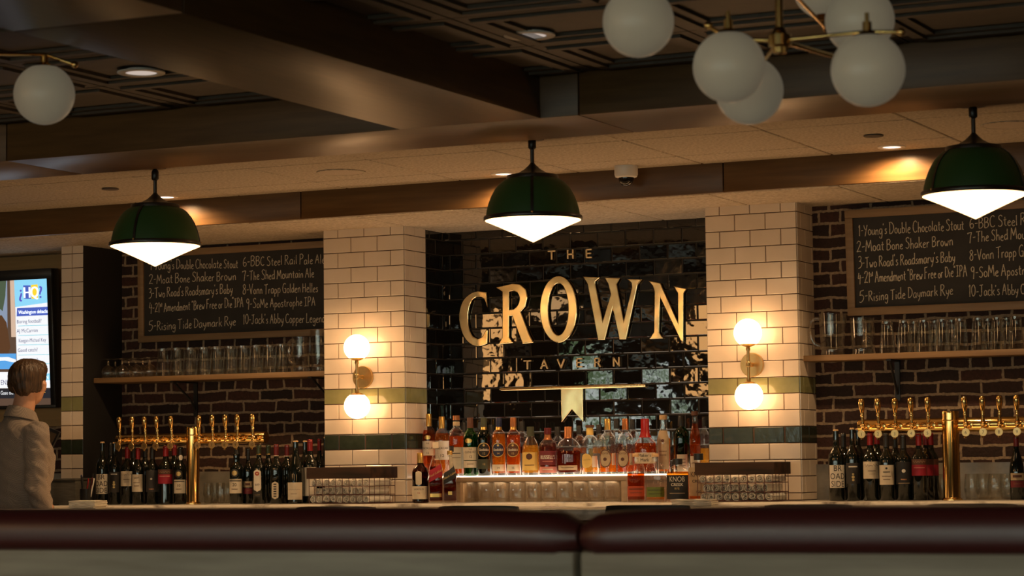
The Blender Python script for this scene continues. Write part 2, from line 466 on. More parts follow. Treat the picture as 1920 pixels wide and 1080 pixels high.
# ------------------------------------------------------------------ tiled walls
def tiles(mb, O, U, Nn, u0, u1, z0, z1, joints, matrow, t=.004, g=.0016, bev=.0022, tilt=0.0, gm=0, grid=False, rng=None, gwide=None):
    """pillowed tiles on the plane through O spanned by U and +Z, facing Nn. joints(row) -> u positions of joints"""
    O, U, Nn = Vector(O), Vector(U), Vector(Nn); V = Vector((0, 0, 1))
    def P(u, z, d): return O+U*u+V*z+Nn*d
    mb.add([P(u0, z0, 0), P(u1, z0, 0), P(u1, z1, 0), P(u0, z1, 0)], [(0, 1, 2, 3)], gm)
    k0 = math.floor((z0-Z0)/TC); k1 = math.ceil((z1-Z0)/TC)
    for k in range(k0, k1):
        a0, a1 = max(z0, Z0+k*TC), min(z1, Z0+(k+1)*TC)
        if a1-a0 < .006: continue
        J = [u0]+[j for j in sorted(joints(k)) if u0+.008 < j < u1-.008]+[u1]
        mi = matrow(k); gg = gwide(k) if gwide else g
        for i in range(len(J)-1):
            b0, b1 = J[i]+(gg if i else 0), J[i+1]-(gg if i < len(J)-2 else 0)
            c0, c1 = a0+g, a1-g
            tz = [rng.uniform(-tilt, tilt) for _ in range(4)] if rng else [0]*4
            def D(u, z):
                fu = (u-b0)/(b1-b0); fz = (z-c0)/(c1-c0)
                return t+tz[0]+tz[1]*(fu-.5)+tz[2]*(fz-.5)
            ov = [P(b0, c0, 0), P(b1, c0, 0), P(b1, c1, 0), P(b0, c1, 0)]
            e = bev
            q = [(b0+e*.35, c0+e*.35), (b1-e*.35, c0+e*.35), (b1-e*.35, c1-e*.35), (b0+e*.35, c1-e*.35)]
            w = [(b0+e, c0+e), (b1-e, c0+e), (b1-e, c1-e), (b0+e, c1-e)]
            vs_ = ov+[P(u, z, D(u, z)-e*.4) for u, z in q]+[P(u, z, D(u, z)) for u, z in w]
            fs = [(a, (a+1) % 4, 4+(a+1) % 4, 4+a) for a in range(4)]+[(4+a, 4+(a+1) % 4, 8+(a+1) % 4, 8+a) for a in range(4)]+[(8, 9, 10, 11)]
            mb.add(vs_[:], fs[:-1], mi, True); mb.f.append(tuple(len(mb.v)-4+i for i in range(4))); mb.m.append(mi); mb.s.append(False)
ROWM = lambda k: 2 if k == -1 else 3 if k == -4 else 1
PM = [grout_white, white_tile, lgreen_tile, dgreen_tile]
def pillar(name, xa, xb, depth, label):
    mb = MB()
    jf = lambda k: [xb-xa-TW*(i+(0.5 if k % 2 == 0 else 1)) for i in range(5)]
    gw = lambda k: .0032 if k == -4 else .0016
    tiles(mb, (xa, 0, 0), (1, 0, 0), (0, -1, 0), 0, xb-xa, CTR+.002, SOFF, jf, ROWM, gwide=gw)
    js = lambda k: [.052, .206] if k % 2 else [.116]
    tiles(mb, (xb, 0, 0), (0, 1, 0), (1, 0, 0), .004, depth, CTR+.002, SOFF, js, ROWM)
    tiles(mb, (xa, depth, 0), (0, -1, 0), (-1, 0, 0), 0, depth-.004, CTR+.002, SOFF, js, ROWM)
    mb.box(xa+.001, xb-.001, .001, depth+.1, 0, SOFF, 0)
    o = mb.build(name, PM, sharp=8); struct(o, label)
    return o
pillar('pillar', 0, XB, YR, 'white tiled pillar with green bands between chalkboard and brass sign')
pillar('pillar', XE, XF, YR, 'white tiled pillar with green bands between brass sign and second chalkboard')
mb = MB()
tiles(mb, (XP, 0, 0), (1, 0, 0), (0, -1, 0), 0, XQ-XP, CTR+.002, SOFF, lambda k: [.0705], ROWM)
mb.box(XP, XQ-.003, .001, .5, 0, SOFF, 0)
mb.box(XQ-.0035, XQ, -.003, .5, 0, SOFF, 4)
struct(mb.build('partition_wall', PM+[black_paint], sharp=8), 'narrow white tiled partition end with black side beside the television')

# black glazed wall behind the sign, and its two returns
mb = MB(); rb = random.Random(3)
bj = lambda k: [.036+TW*(i+(0.5 if k % 2 else 0)) for i in range(14)]
tiles(mb, (XB, YD, 0), (1, 0, 0), (0, -1, 0), 0, XE-XB, CTR, SOFF, bj, lambda k: 1, t=.005, bev=.004, tilt=.0013, rng=rb)
tiles(mb, (XB, YR, 0), (0, 1, 0), (1, 0, 0), 0, YD-YR, CTR, SOFF, lambda k: [.11] if k % 2 else [.04, .19], lambda k: 1, bev=.004, tilt=.0016, rng=rb)
tiles(mb, (XE, YD, 0), (0, -1, 0), (-1, 0, 0), 0, YD-YR, CTR, SOFF, lambda k: [.11] if k % 2 else [.04, .19], lambda k: 1, bev=.004, tilt=.0016, rng=rb)
mb.box(XB-.4, XE+.4, YD+.001, YD+.1, 0, SOFF, 0)
struct(mb.build('wall_back', [black_grout, black_tile], sharp=8), 'glossy black tiled wall behind the brass lettering')

# brick walls
struct(MB().box(XQ, 0.0, YL, YL+.1, 0, SOFF).build('wall_back', brick), 'dark brick wall behind the first taps')
struct(MB().box(XF, 5.6, YR, YR+.1, 0, SOFF).build('wall_back', brick), 'dark brick wall behind the second taps')
mb = MB(); mb.box(FX0, XP, YL, YL+.1, 1.23, 1.50, 0); mb.box(FX0, XP, YL, YL+.1, 1.50, SOFF, 1); mb.box(FX0, XP, YL, YL+.1, 0, 1.23, 0)
struct(mb.build('wall_back', [brick, wood('tan_wall_board', (0.34, 0.20, 0.08), (0.42, 0.25, 0.10), 0.5, 0)]), 'brick and tan boarded wall under the television')
# splashback strip of the counter marble, coloured darker for its weaker light
mb = MB(); mb.box(XQ, 0.0, YL-.02, YL-.0005, CTR, 1.235); mb.box(XF, 5.6, YR-.02, YR-.0005, CTR, 1.235); mb.box(FX0, XP, YL-.02, YL-.0005, CTR, 1.235)
struct(mb.build('trim_1', noisy('shaded_splash_marble', (0.10, 0.09, 0.075), (0.30, 0.27, 0.22), nscale=8, detail=8, rough=0.3)))
# ------------------------------------------------------------------ chalk handwriting: strokes of each letter, capitals 10 high
GLYPH = {
 '1': (3, '1,8 2,10 1.8,5 1.6,-.5'), '2': (5.5, '.5,8 2,10 4.2,9.6 4.6,7.5 2.5,3.5 .2,0;.2,0 2.5,.6 5.2,.1'),
 '3': (5, '.6,9.2 2.6,10 4.2,8.6 3.2,6.2 1.6,5.6;1.6,5.6 4,5 4.8,2.6 3,0 .2,-.8'), '4': (5.5, '2,10 1.2,7 .4,4.4;.4,4.4 3,4.5 5.4,4.9;4,8 3.7,4 3.2,-1.6'),
 '5': (5.5, '1.6,9.6 1.1,7.5 .9,5.6;.9,5.6 3,5.9 4.9,4.2 4.2,1.4 1.8,-.6 .1,0;1.6,9.6 3.4,9.7 5.2,10.2'), '6': (5, '3.6,10 1.4,7.5 .6,3.4 1.6,.4 3.6,.6 4.4,2.8 3,4.6 .9,3.4'),
 '7': (5.4, '.2,9.2 .5,8.2;.2,9.2 2.8,9.5 5,9.8;5,9.8 3.6,5.5 2.6,-.4'), '8': (5.2, '4.2,8.6 2.8,10 1,8.8 1.6,6.8 4,4.4 4.2,1.6 2.2,0 .5,1.6 1.4,4.2 3.8,6.6 4.4,8.4'),
 '9': (5, '4.2,8.8 2.4,10 .8,8.2 1.4,5.8 3.2,5.6 4.2,8.6;4.2,8.8 4,5 3.2,-1.4'), '0': (5.2, '2.8,10 .8,8 .5,3.5 2,0 4,1.4 4.8,6 3.8,9.4 2.6,10'),
 '-': (3.6, '.4,4.4 3.2,4.7'), "'": (1.6, '.9,10.4 .6,8.6'), '"': (2.8, '.7,10.4 .4,8.6;1.9,10.4 1.6,8.6'),
 'A': (6, '.2,-.3 1.6,5 3,10;3,10 4.2,5 5.2,-.2;1,3.6 3,4 4.8,3.8'), 'B': (5.6, '.9,10 .8,5 .6,0;.9,9.8 3.4,10 4.6,8.2 3.2,5.8 1,5.2;1,5.2 4,5 5,2.6 3.2,.2 .6,0'),
 'C': (5.6, '5,8.6 3.6,10 1.4,8.4 .5,4.6 1.4,1 3.4,0 5.2,1.2'), 'D': (6, '1,10 .9,5 .7,0;.2,9.7 3,9.8 5.4,7 5.2,3 3,.4 .5,0'),
 'F': (5, '1,9.8 .9,5 .6,-.4;1,9.8 3,9.8 4.8,10.2;.9,5.2 2.4,5.3 3.8,5.6'), 'G': (6, '5,8.8 3.4,10 1.3,8 .5,4 1.6,.6 3.6,.2 5,2 5,4.6;5,4.6 4,4.6 3,4.4;5,4.6 5,2 4.8,-.6'),
 'H': (6, '.9,10 .8,5 .6,-.2;5,10.2 4.9,5 4.8,0;.8,5 3,5.2 5,5.4'), 'I': (4.4, '.4,9.8 2.2,9.9 4,10.1;2.2,9.9 2.1,5 2,.2;.2,0 2,.1 3.9,.4'),
 'J': (5, '.6,9.8 2.6,9.9 4.8,10.2;3,9.9 2.9,5 2.6,1 1.2,-.2 .2,1'), 'L': (4.6, '1,10 .8,5 .5,0;.5,0 2.4,0 4.4,.5'),
 'M': (7.4, '.3,-.2 .9,5 1.4,10;1.4,10 2.6,6 3.6,3;3.6,3 4.8,6.5 6,10;6,10 6.4,5 6.9,0'), 'P': (5, '1,10 .9,5 .6,-.4;.6,9.6 3.2,10 4.6,8 3.4,5.4 1,4.8'),
 'R': (5.8, '1,10 .9,5 .6,-.2;.6,9.7 3.4,10 4.6,8 3.2,5.6 1,5;2.2,5.2 3.8,2.4 5.5,-.2'), 'S': (5, '4.6,8.8 3,10 1.2,8.8 1.5,6.6 3.8,4.4 4.2,1.8 2.4,0 .3,1'),
 'T': (5.6, '.2,9.6 2.8,9.7 5.5,10.2;2.9,9.7 2.8,5 2.5,-.4'), 'V': (5.4, '.3,10 1.4,5 2.6,0;2.6,0 3.8,5 5.2,10.2'), 'Y': (5, '.3,10 1.2,7 2.6,5.4;4.8,10.2 3.4,5.4 1.6,-.6'),
 'a': (4.6, '3.8,4.6 2,5 .6,3 .8,.6 2.2,.2 3.6,2 3.9,4.6;3.9,4.6 3.8,1.4 4.4,0'), 'b': (4.4, '.9,10 .8,5 .8,.2;.8,3.6 2.4,4.8 3.9,3.2 3.4,.6 1.6,0 .8,.6'),
 'c': (3.8, '3.4,4.2 2,5 .6,3.4 .7,1 2,0 3.6,.8'), 'd': (4.6, '3.7,4.2 2,5 .6,3 .9,.6 2.2,.2 3.7,2;4,10 3.8,5 4,0'), 'e': (4, '.7,2.6 2.4,3 3.5,3.8 2.4,5 .8,3.6 .7,1.2 2,0 3.7,.6'),
 'f': (3.2, '3.2,9.4 2.2,10 1.5,8 1.4,4 1.2,-.2;.4,5 1.6,5 2.8,5.3'), 'g': (4.4, '3.7,4.4 2,5 .6,3 1,.8 2.4,.6 3.7,3;3.8,4.8 3.8,0 3,-3.4 1.2,-3.2 .5,-2'),
 'h': (4.4, '.9,10 .8,5 .6,0;.7,3 2.2,4.9 3.5,4 3.7,0'), 'i': (2, '1,4.8 .9,2 1,0;1.1,7.2 1.2,7.6'), 'k': (4.2, '.9,10 .8,5 .6,0;3.6,5 2,3.2 .8,2.6;1.6,3 2.8,1.4 4,0'), 'l': (2, '1,10.2 .9,5 1,0'),
 'm': (6.4, '.7,4.8 .7,2 .6,0;.7,3 2,4.9 3,4 3,0;3,3 4.4,4.9 5.5,4 5.7,0'), 'n': (4.4, '.7,4.8 .7,2 .6,0;.7,3 2.2,4.9 3.5,4 3.7,0'), 'o': (4.2, '2.2,5 .7,3.6 .8,1 2.2,0 3.6,1.4 3.5,3.8 2,5'),
 'p': (4.4, '.8,4.9 .7,0 .4,-3.6;.8,3.4 2.4,4.9 3.8,3.2 3.2,.6 .9,.4'), 'r': (3.4, '.7,4.8 .7,2 .6,0;.7,2.8 1.8,4.6 3.2,4.6'), 's': (3.6, '3.1,4.4 1.8,5 .9,3.8 2.6,2.2 2.8,.6 1.4,0 .3,.6'),
 't': (3.4, '1.7,8 1.6,4 1.6,.8 3,.2;.3,5.2 1.6,5.3 3.2,5.6'), 'u': (4.4, '.7,4.9 .6,1.2 2,0 3.6,1.8 3.8,4.8;3.8,4.8 3.7,1.4 4.2,0'), 'w': (5.6, '.4,4.9 1,1.6 1.7,.2 2.6,2.4;2.6,3 3.4,.2 4.2,1.6 5.2,5.2'), 'y': (4.2, '.5,4.9 .9,1.8 2.2,1 3.5,2.6;3.8,5 3.2,.4 1.2,-3.6'),
}
def catmull(P, n=5):
    out = []
    for i in range(len(P)-1):
        p0, p1, p2, p3 = P[max(0, i-1)], P[i], P[i+1], P[min(len(P)-1, i+2)]
        for q in range(n):
            t = q/n
            out.append(tuple(0.5*((2*p1[k])+(p2[k]-p0[k])*t+(2*p0[k]-5*p1[k]+4*p2[k]-p3[k])*t*t+(3*p1[k]-p0[k]-3*p2[k]+p3[k])*t**3) for k in (0, 1)))
    out.append(tuple(P[-1]))
    return out
def chalk_line(mb, text, p0, p1, cap, y, rng, width=.0040):
    x = 0; strokes = []
    small = 1.0
    i = 0
    while i < len(text):
        ch = text[i]
        if ch == '^': small = 0.5; i += 1; continue
        if ch == '_': small = 1.0; i += 1; continue
        if ch == ' ': x += 2.3; i += 1; continue
        w, st = GLYPH[ch]
        jy = rng.uniform(-.35, .35); js = rng.uniform(.92, 1.08)*small; lift = 5.5 if small < 1 else 0
        for s in st.split(';'):
            P = [tuple(float(c) for c in q.split(',')) for q in s.split()]
            strokes.append([(x+a*js, lift+jy+b*js+rng.uniform(-.12, .12)) for a, b in P])
        x += w*js+.55; i += 1
    k = 1.0/x; dx, dz = p1[0]-p0[0], p1[1]-p0[1]
    for S in strokes:
        Q = catmull(S) if len(S) > 2 else S
        Q = [(p0[0]+dx*a*k, p0[1]+dz*a*k+b*cap/10) for a, b in Q]
        vs_ = []; n = len(Q)
        for i in range(n):
            a, b = Q[max(0, i-1)], Q[min(n-1, i+1)]
            tx, tz = b[0]-a[0], b[1]-a[1]; l = math.hypot(tx, tz) or 1e-6
            w = width*(.5+rng.uniform(-.12, .1)); nx, nz = -tz/l*w, tx/l*w
            vs_ += [(Q[i][0]+nx, y, Q[i][1]+nz), (Q[i][0], y-.0006, Q[i][1]), (Q[i][0]-nx, y, Q[i][1]-nz)]
        fs = []
        for i in range(n-1):
            fs += [(3*i, 3*i+1, 3*i+4, 3*i+3), (3*i+1, 3*i+2, 3*i+5, 3*i+4)]
        mb.add(vs_, fs)

BEERS = ["1-Young's Double Chocolate Stout", "2-Moat Bone Shaker Brown", "3-Two Road's Roadsmary's Baby", '4-21^st_ Amendment "Brew Free or Die"IPA', "5-Rising Tide Daymark Rye",
         "6-BBC Steel Rail Pale Ale", "7-The Shed Mountain Ale", "8-Vonn Trapp Golden Helles", "9-SoMe Apostrophe IPA", "10-Jack's Abby Copper Legend"]
def chalkboard(label, x0, x1, z0, z1, Y, tilt, fw, lines, cap, seed):
    root = thing('chalkboard', label, 'chalkboard', (x0, Y, z0), local=True)
    root.rotation_euler = (math.radians(tilt), 0, 0)
    W, H = x1-x0, z1-z0
    mb = MB()
    mb.bbox(0, W, -.028, 0, 0, fw, .002); mb.bbox(0, W, -.028, 0, H-fw, H, .002)
    mb.bbox(0, fw, -.0275, 0, fw, H-fw, .002); mb.bbox(W-fw, W, -.0275, 0, fw, H-fw, .002)
    mb.build('frame', frame_wood, root)
    MB().box(fw-.003, W-fw+.003, -.016, -.004, fw-.003, H-fw+.003).build('slate_panel', slate, root)
    rng = random.Random(seed)
    for t, (ax, ay, bx, by) in zip(BEERS, lines):
        p, q = at(ax, ay, Y=Y-.016), at(bx, by, Y=Y-.016)
        mb = MB(); chalk_line(mb, t, (p.x-x0, p.z-z0), (q.x-x0, q.z-z0), cap, -.0172, rng)
        o = mb.build('chalk_lettering', chalk, root)
    return root
lf = lambda x, y: (170+x/4.153, 440+y/4.153)
LL = [(468,272,1155,258),(458,384,1140,352),(455,492,1112,455),(458,606,1195,560),(453,748,1136,705),(1190,248,1835,222),(1185,356,1748,330),(1187,466,1776,445),(1213,572,1756,552),(1187,694,1830,682)]
LL = [(*lf(a, b), *lf(c, d)) for a, b, c, d in LL]
chalkboard('long black chalkboard in oak frame behind the first pillar, nearest the television', -1.376, .10, 1.952, 2.458, YL-.012, 0.8, .036, LL, .050, 5)
rf = lambda x, y: (1500+x/3.086, 370+y/3.086)
RL = [(342,222,955,186),(332,318,892,278),(340,408,903,372),(338,496,972,455),(345,604,890,562),(985,182,1570,138),(974,262,1500,226),(984,364,1540,322),(990,466,1500,432),(976,574,1560,545)]
RL = [(*rf(a, b), *rf(c, d)) for a, b, c, d in RL]
chalkboard('long black chalkboard in oak frame over the glass pitchers beside the second pillar', 2.757, 4.25, 1.938, 2.442, YR-.012, 1.6, .038, RL, .050, 9)

# ------------------------------------------------------------------ brass sign on the black tiles
SY = YD-.012
def sp(x, y): 
    p = at(820+x/2.842, 440+y/2.842, Y=SY-.012); return (p.x, p.z)
SIGN = {
 'C': ([(262,366),(252,340),(232,328),(206,328),(182,346),(166,392),(160,450),(166,506),(186,546),(214,560),(240,547),(262,510),(266,512),(263,576),(240,586),(206,590),(166,571),(136,526),(118,455),(122,400),(141,350),(175,318),(214,306),(244,309),(258,311)], None),
 'R': ([(322,283),(352,276),(400,265),(438,269),(468,294),(477,335),(466,380),(440,409),(484,528),(506,572),(456,577),(401,428),(379,430),(378,546),(397,573),(331,580),(349,550),(350,302),(338,293)], [(379,300),(404,294),(428,304),(441,335),(433,374),(409,400),(379,405)]),
 'O': ('ell', (645, 398, 95, 173), (644, 397, 57, 143)),
 'W': ([(782,228),(855,232),(838,246),(837,262),(880,474),(927,320),(913,262),(897,233),(966,236),(951,262),(992,476),(1040,282),(1036,256),(1020,240),(1082,242),(1064,265),(1003,553),(972,553),(934,378),(890,557),(858,557),(803,262)], None),
 'N': ([(1134,252),(1186,262),(1285,482),(1284,312),(1266,280),(1323,291),(1309,314),(1308,567),(1298,560),(1184,322),(1178,520),(1196,548),(1137,551),(1157,520),(1160,302),(1150,272)], None)}
def letter_geo(loops, y0, depth, bev):
    """extruded and bevelled letter from outline loops (2D filled curve), standing on the plane y=y0"""
    cu = bpy.data.curves.new('outline', 'CURVE'); cu.dimensions = '2D'; cu.fill_mode = 'BOTH'; cu.extrude = depth/2-bev; cu.bevel_depth = bev; cu.bevel_resolution = 2
    for lp in loops:
        s = cu.splines.new('POLY'); s.points.add(len(lp)-1); s.use_cyclic_u = True
        for p, (x, z) in zip(s.points, lp): p.co = (x, z, 0, 1)
    ob = bpy.data.objects.new('outline', cu); COL.objects.link(ob); bpy.context.view_layer.update()
    me = bpy.data.meshes.new_from_object(ob.evaluated_get(bpy.context.evaluated_depsgraph_get()))
    mb = MB(); mb.add([(v.co.x, y0-depth/2-v.co.z, v.co.y) for v in me.vertices], [tuple(reversed(p.vertices)) for p in me.polygons], 0, False)
    bpy.data.objects.remove(ob); bpy.data.curves.remove(cu); bpy.data.meshes.remove(me)
    return mb
def smooth_loop(P, n=4, corner=35):
    """rounds the gentle turns of an outline, keeps the sharp corners"""
    out = []; m = len(P)
    def ang(i):
        a, b, c = P[i-1], P[i], P[(i+1) % m]
        d = math.atan2(c[1]-b[1], c[0]-b[0])-math.atan2(b[1]-a[1], b[0]-a[0])
        return abs((d+PI) % (2*PI)-PI)
    sharp = [ang(i) > math.radians(corner) for i in range(m)]
    for i in range(m):
        p1, p2 = P[i], P[(i+1) % m]
        p0 = P[i-1] if not sharp[i] else p1; p3 = P[(i+2) % m] if not sharp[(i+1) % m] else p2
        if math.hypot(p2[0]-p1[0], p2[1]-p1[1]) < 30 and sharp[i] and sharp[(i+1) % m]: out.append(p1); continue
        for q in range(n):
            t = q/n
            out.append(tuple(0.5*((2*p1[k])+(p2[k]-p0[k])*t+(2*p0[k]-5*p1[k]+4*p2[k]-p3[k])*t*t+(3*p1[k]-p0[k]-3*p2[k]+p3[k])*t**3) for k in (0, 1)))
    return out
for ch, spec in SIGN.items():
    if spec[0] == 'ell':
        lps = []
        for cx, cy_, rx, ry in spec[1:]: lps.append([(cx+rx*math.cos(a*PI/24), cy_+ry*math.sin(a*PI/24)) for a in range(48)])
    elif ch == 'C': lps = [smooth_loop(spec[0])]
    elif ch == 'R': lps = [smooth_loop(spec[0][:13], 3)[:-2]+spec[0][13:] if False else spec[0], smooth_loop(spec[1], 4)]
    else: lps = [l for l in spec if l]
    lps = [[sp(*q) for q in l] for l in lps]
    o = letter_geo(lps, SY, .013, .004).build('sign_letter', sign_brass, None)
    tag(o, 'large brass capital letter %s of the arched word on black tiles' % ch, 'letter', 'large arched brass letters')
def small_letter(ch, x, y, h, word, k, tot):
    """thin sans serif capital"""
    S = {'T': [((0,1),(1,1)),((.5,1),(.5,0))], 'H': [((.08,0),(.08,1)),((.92,0),(.92,1)),((.08,.5),(.92,.5))], 'E': [((.15,0),(.15,1)),((.15,1),(.9,1)),((.15,.52),(.8,.52)),((.15,0),(.9,0))],
         'A': [((0,0),(.5,1)),((.5,1),(1,0)),((.18,.32),(.82,.32))], 'V': [((0,1),(.5,0)),((.5,0),(1,1))], 'R': [((.12,0),(.12,1)),((.12,1),(.7,1)),((.7,1),(.88,.78)),((.88,.78),(.7,.5)),((.7,.5),(.12,.5)),((.55,.5),(.92,0))], 'N': [((.08,0),(.08,1)),((.08,1),(.92,0)),((.92,0),(.92,1))]}[ch]
    w = h*.86; mb = MB(); t = .0068
    p = sp(x, y)
    for (a, b), (c, d) in S:
        A, B = Vector((p[0]+(a-.5)*w, 0, p[1]+(b-.5)*h)), Vector((p[0]+(c-.5)*w, 0, p[1]+(d-.5)*h))
        dr = (B-A).normalized(); ln = (B-A).length
        T = Matrix.Translation(Vector((A.x, SY, A.z))) @ Matrix.Rotation(-math.atan2(dr.z, dr.x), 4, 'Y')
        mb.bbox(-t/2, ln+t/2, -.012, 0, -t/2, t/2, .001, 1, 0, T)
    o = mb.build('sign_letter', small_brass)
    nth = {1: 'first', 2: 'second', 3: 'third', 4: 'fourth', 5: 'fifth', 6: 'last'}[k if k < tot else 6]
    tag(o, 'small thin brass capital letter %s, %s in the word %s the arched letters' % (ch, nth, word), 'letter', 'small brass letters')
for k, (ch, x, y) in enumerate([('T',607,108),('H',707,104),('E',804,100)]): small_letter(ch, x, y, .040, 'above', k+1, 3)
for k, (ch, x, y) in enumerate([('T',478,693),('A',567,690),('V',657,687),('E',754,682),('R',851,680),('N',952,677)]): small_letter(ch, x, y, .041, 'below', k+1, 6)
root = thing('sign_banner', 'brass rod with hanging swallowtail banner under the brass letters', 'sign', (sp(716, 815)[0], SY, sp(716, 815)[1]))
a, b = sp(332, 824), sp(1110, 803)
zz = (a[1]+b[1])/2
mb = MB(); mb.tube([(a[0], SY-.012, zz), (a[0]+.012, SY-.012, zz), (b[0]-.012, SY-.012, zz), (b[0], SY-.012, zz)], [.006, .0095, .0095, .006], 14); mb.build('rod', sign_brass, root)
letter_geo([[sp(660, 818), sp(772, 815), sp(774, 991), sp(716, 927), sp(664, 992)]], SY, .014, .003).build('banner', sign_brass, root)
# ------------------------------------------------------------------ wall sconces
def sconce(label, X, Z):
    root = thing('wall_sconce', label, 'wall lamp', (X, 0, Z))
    xs_ = X+.012; ys_ = -.098
    mb = MB(); T = Matrix.Translation((X, -.004, Z)) @ Matrix.Rotation(PI/2, 4, 'X')
    mb.lathe([(0, 0), (.056, 0), (.058, .003), (.058, .014), (.056, .017), (0, .0175)], 40, T=T); mb.build('backplate', aged_brass, root)
    mb = MB(); mb.tube([(X, -.018, Z), (X+.002, -.03, Z), (X+.008, -.06, Z), (xs_, ys_, Z)], [.012, .0085, .0075, .0065], 12); mb.build('arm', aged_brass, root)
    mb = MB(); mb.lathe([(.0001, -.098), (.0075, -.098), (.0075, .098), (.0001, .098)], 14, (xs_, ys_, Z))
    mb.lathe([(.0001, -.013), (.0105, -.013), (.0125, -.009), (.0125, .009), (.0105, .013), (.0001, .013)], 16, (xs_, ys_, Z)); mb.build('stem', aged_brass, root)
    for s in (1, -1):
        g = MB(); g.sphere((xs_, ys_, Z+s*.1485), .0665, 36, 24); gl = g.build('globe', globe_warm, root)
        c = MB(); R_ = .0675
        prof = [(R_*math.sin(a), -R_*math.cos(a)) for a in [0.12+i*.52/8 for i in range(9)]]
        prof = [(.0105, -R_-.016), (.0105, -R_-.004)]+prof
        T = Matrix.Translation((xs_, ys_, Z+s*.1485)) @ (Matrix.Identity(4) if s > 0 else Matrix.Rotation(PI, 4, 'X'))
        c.lathe(prof, 28, T=T); c.build('cap', aged_brass, gl)
    return root
sconce('brass wall sconce with two lit globes on the pillar beside the first chalkboard', .234, 1.708)
sconce('brass wall sconce with two lit globes on the pillar beside the glass pitchers', 2.346, 1.710)

# ------------------------------------------------------------------ pendant lamps over the bar
def pendant(label, X, Y, zr, turn=0.0):
    root = thing('pendant_lamp', label, 'pendant lamp', (X, Y, zr), 'green pendant lamps over the bar')
    c = (X, Y, zr)
    MB().lathe([(.0001, .372), (.052, .372), (.052, LOW-zr-.022), (.044, LOW-zr-.008), (.044, LOW-zr), (.0001, LOW-zr)] if LOW-zr > .38 else [(.0001, LOW-zr-.012), (.05, LOW-zr-.01), (.05, LOW-zr), (.0001, LOW-zr)], 24, c).build('ceiling_rose', bronze, root)
    MB().lathe([(.0001, .345), (.012, .345), (.017, .335), (.017, .303), (.012, .297), (.0085, .295), (.0085, .232), (.0001, .232)], 16, c).lathe([(.0085, .34), (.0085, LOW-zr-.005)], 12, c).build('stem', bronze, root)
    MB().lathe([(.0085, .24), (.014, .232), (.035, .212), (.062, .196), (.095, .188), (.108, .186), (.110, .180), (.110, .168), (.104, .166)], 40, c).build('neck_cap', bronze, root)
    d = [(.105, .172), (.122, .166), (.142, .150), (.160, .128), (.176, .098), (.188, .066), (.196, .034), (.1995, .008), (.1975, .006), (.186, .062), (.172, .098), (.155, .126), (.105, .165)]
    sh = MB().lathe(d, 48, c).build('shade', green_enamel, root)
    for k in range(3):
        a0 = math.radians(-66+turn+k*120); mb = MB(); pts = []
        for r, z in d[:8]:
            pts.append((r+.0012, z))
        for (r1, z1), (r2, z2) in zip(pts[:-1], pts[1:]):
            h = .006
            q = []
            for r, z in ((r1, z1), (r2, z2)):
                for s in (-1, 1):
                    q.append((X+r*math.cos(a0)-s*h*math.sin(a0), Y+r*math.sin(a0)+s*h*math.cos(a0), zr+z))
                for s in (1, -1):
                    q.append((X+(r+.003)*math.cos(a0)-s*h*math.sin(a0), Y+(r+.003)*math.sin(a0)+s*h*math.cos(a0), zr+z+.001))
            mb.add(q, [(0, 1, 5, 4), (1, 2, 6, 5), (2, 3, 7, 6), (3, 0, 4, 7)], 0)
        mb.build('strap', bronze, root)
        bt = MB(); bt.sphere((X+.206*math.cos(a0), Y+.206*math.sin(a0), zr+.012), .0055, 10, 8); bt.build('thumb_screw', aged_brass, root)
    MB().lathe([(.199, .012), (.206, .014), (.2085, .010), (.2085, -.002), (.206, -.005), (.199, -.004)], 48, c).build('rim', bronze, root)
    prof = [(.2035, -.003), (.2005, -.006)]
    n = 60; vs_ = []
    mb = MB()
    for j in range(7):
        t = j/6; r = .2015*(1-t)+.001; z = -.004-.092*(t**1.05)
        for i in range(2*n):
            rr = r*(1+(.004 if i % 2 else -.004)*(1-t))
            vs_.append((X+rr*math.cos(PI*i/n), Y+rr*math.sin(PI*i/n), zr+z))
    mb.add(vs_, [(j*2*n+i, (j+1)*2*n+i, (j+1)*2*n+(i+1) % (2*n), j*2*n+(i+1) % (2*n)) for j in range(6) for i in range(2*n)], 0, False)
    mb.build('diffuser', diffuser, root)
    return root
pendant('green dome pendant lamp with glowing cone diffuser hanging before the first chalkboard', .10, -1.70, 2.262, -18)
pendant('green dome pendant lamp with glowing cone diffuser hanging before the brass sign', 1.995, -1.70, 2.276)
pendant('green dome pendant lamp with glowing cone diffuser hanging before the chalkboard above the pitchers', 3.885, -1.70, 2.270, 58)

# ------------------------------------------------------------------ recessed lights and small ceiling fittings
def downlight(label, X, Y, Z, r, watts):
    root = thing('ceiling_downlight', label, 'recessed light', (X, Y, Z), 'round recessed ceiling lights')
    MB().lathe([(r*1.55, .001), (r*1.55, -.004), (r*1.48, -.006), (r*1.05, -.005), (r, -.001), (r, .012)], 32, (X, Y, Z-.006)).build('trim_ring', white_plastic, root)
    MB().lathe([(.0001, .0), (r, .0)], 32, (X, Y, Z-.008)).build('lens', down_lens if watts else coffer_lens, root)
    if watts:
        lamp('downlight_beam', 'SPOT', (X, Y, Z-.02), watts, (1.0, .62, .30), spot_size=math.radians(164), spot_blend=.5, shadow_soft_size=.03)
downlight('small lit ceiling light before the wood fascia beside the first pendant', at(311, 366, Y=-.70).x, -.70, LOW, .040, P_DOWN)
downlight('small lit ceiling light before the wood fascia beside the middle pendant', at(945, 323, Y=-.68).x, -.68, LOW, .040, P_DOWN)
downlight('small lit ceiling light before the wood fascia near the pendant by the pitchers', at(1672, 277, Y=-.68).x, -.68, LOW, .040, P_DOWN)
downlight('lit ceiling light in the coffer above the single globe', 1.149, -3.351, UP-.004, .058, 0)
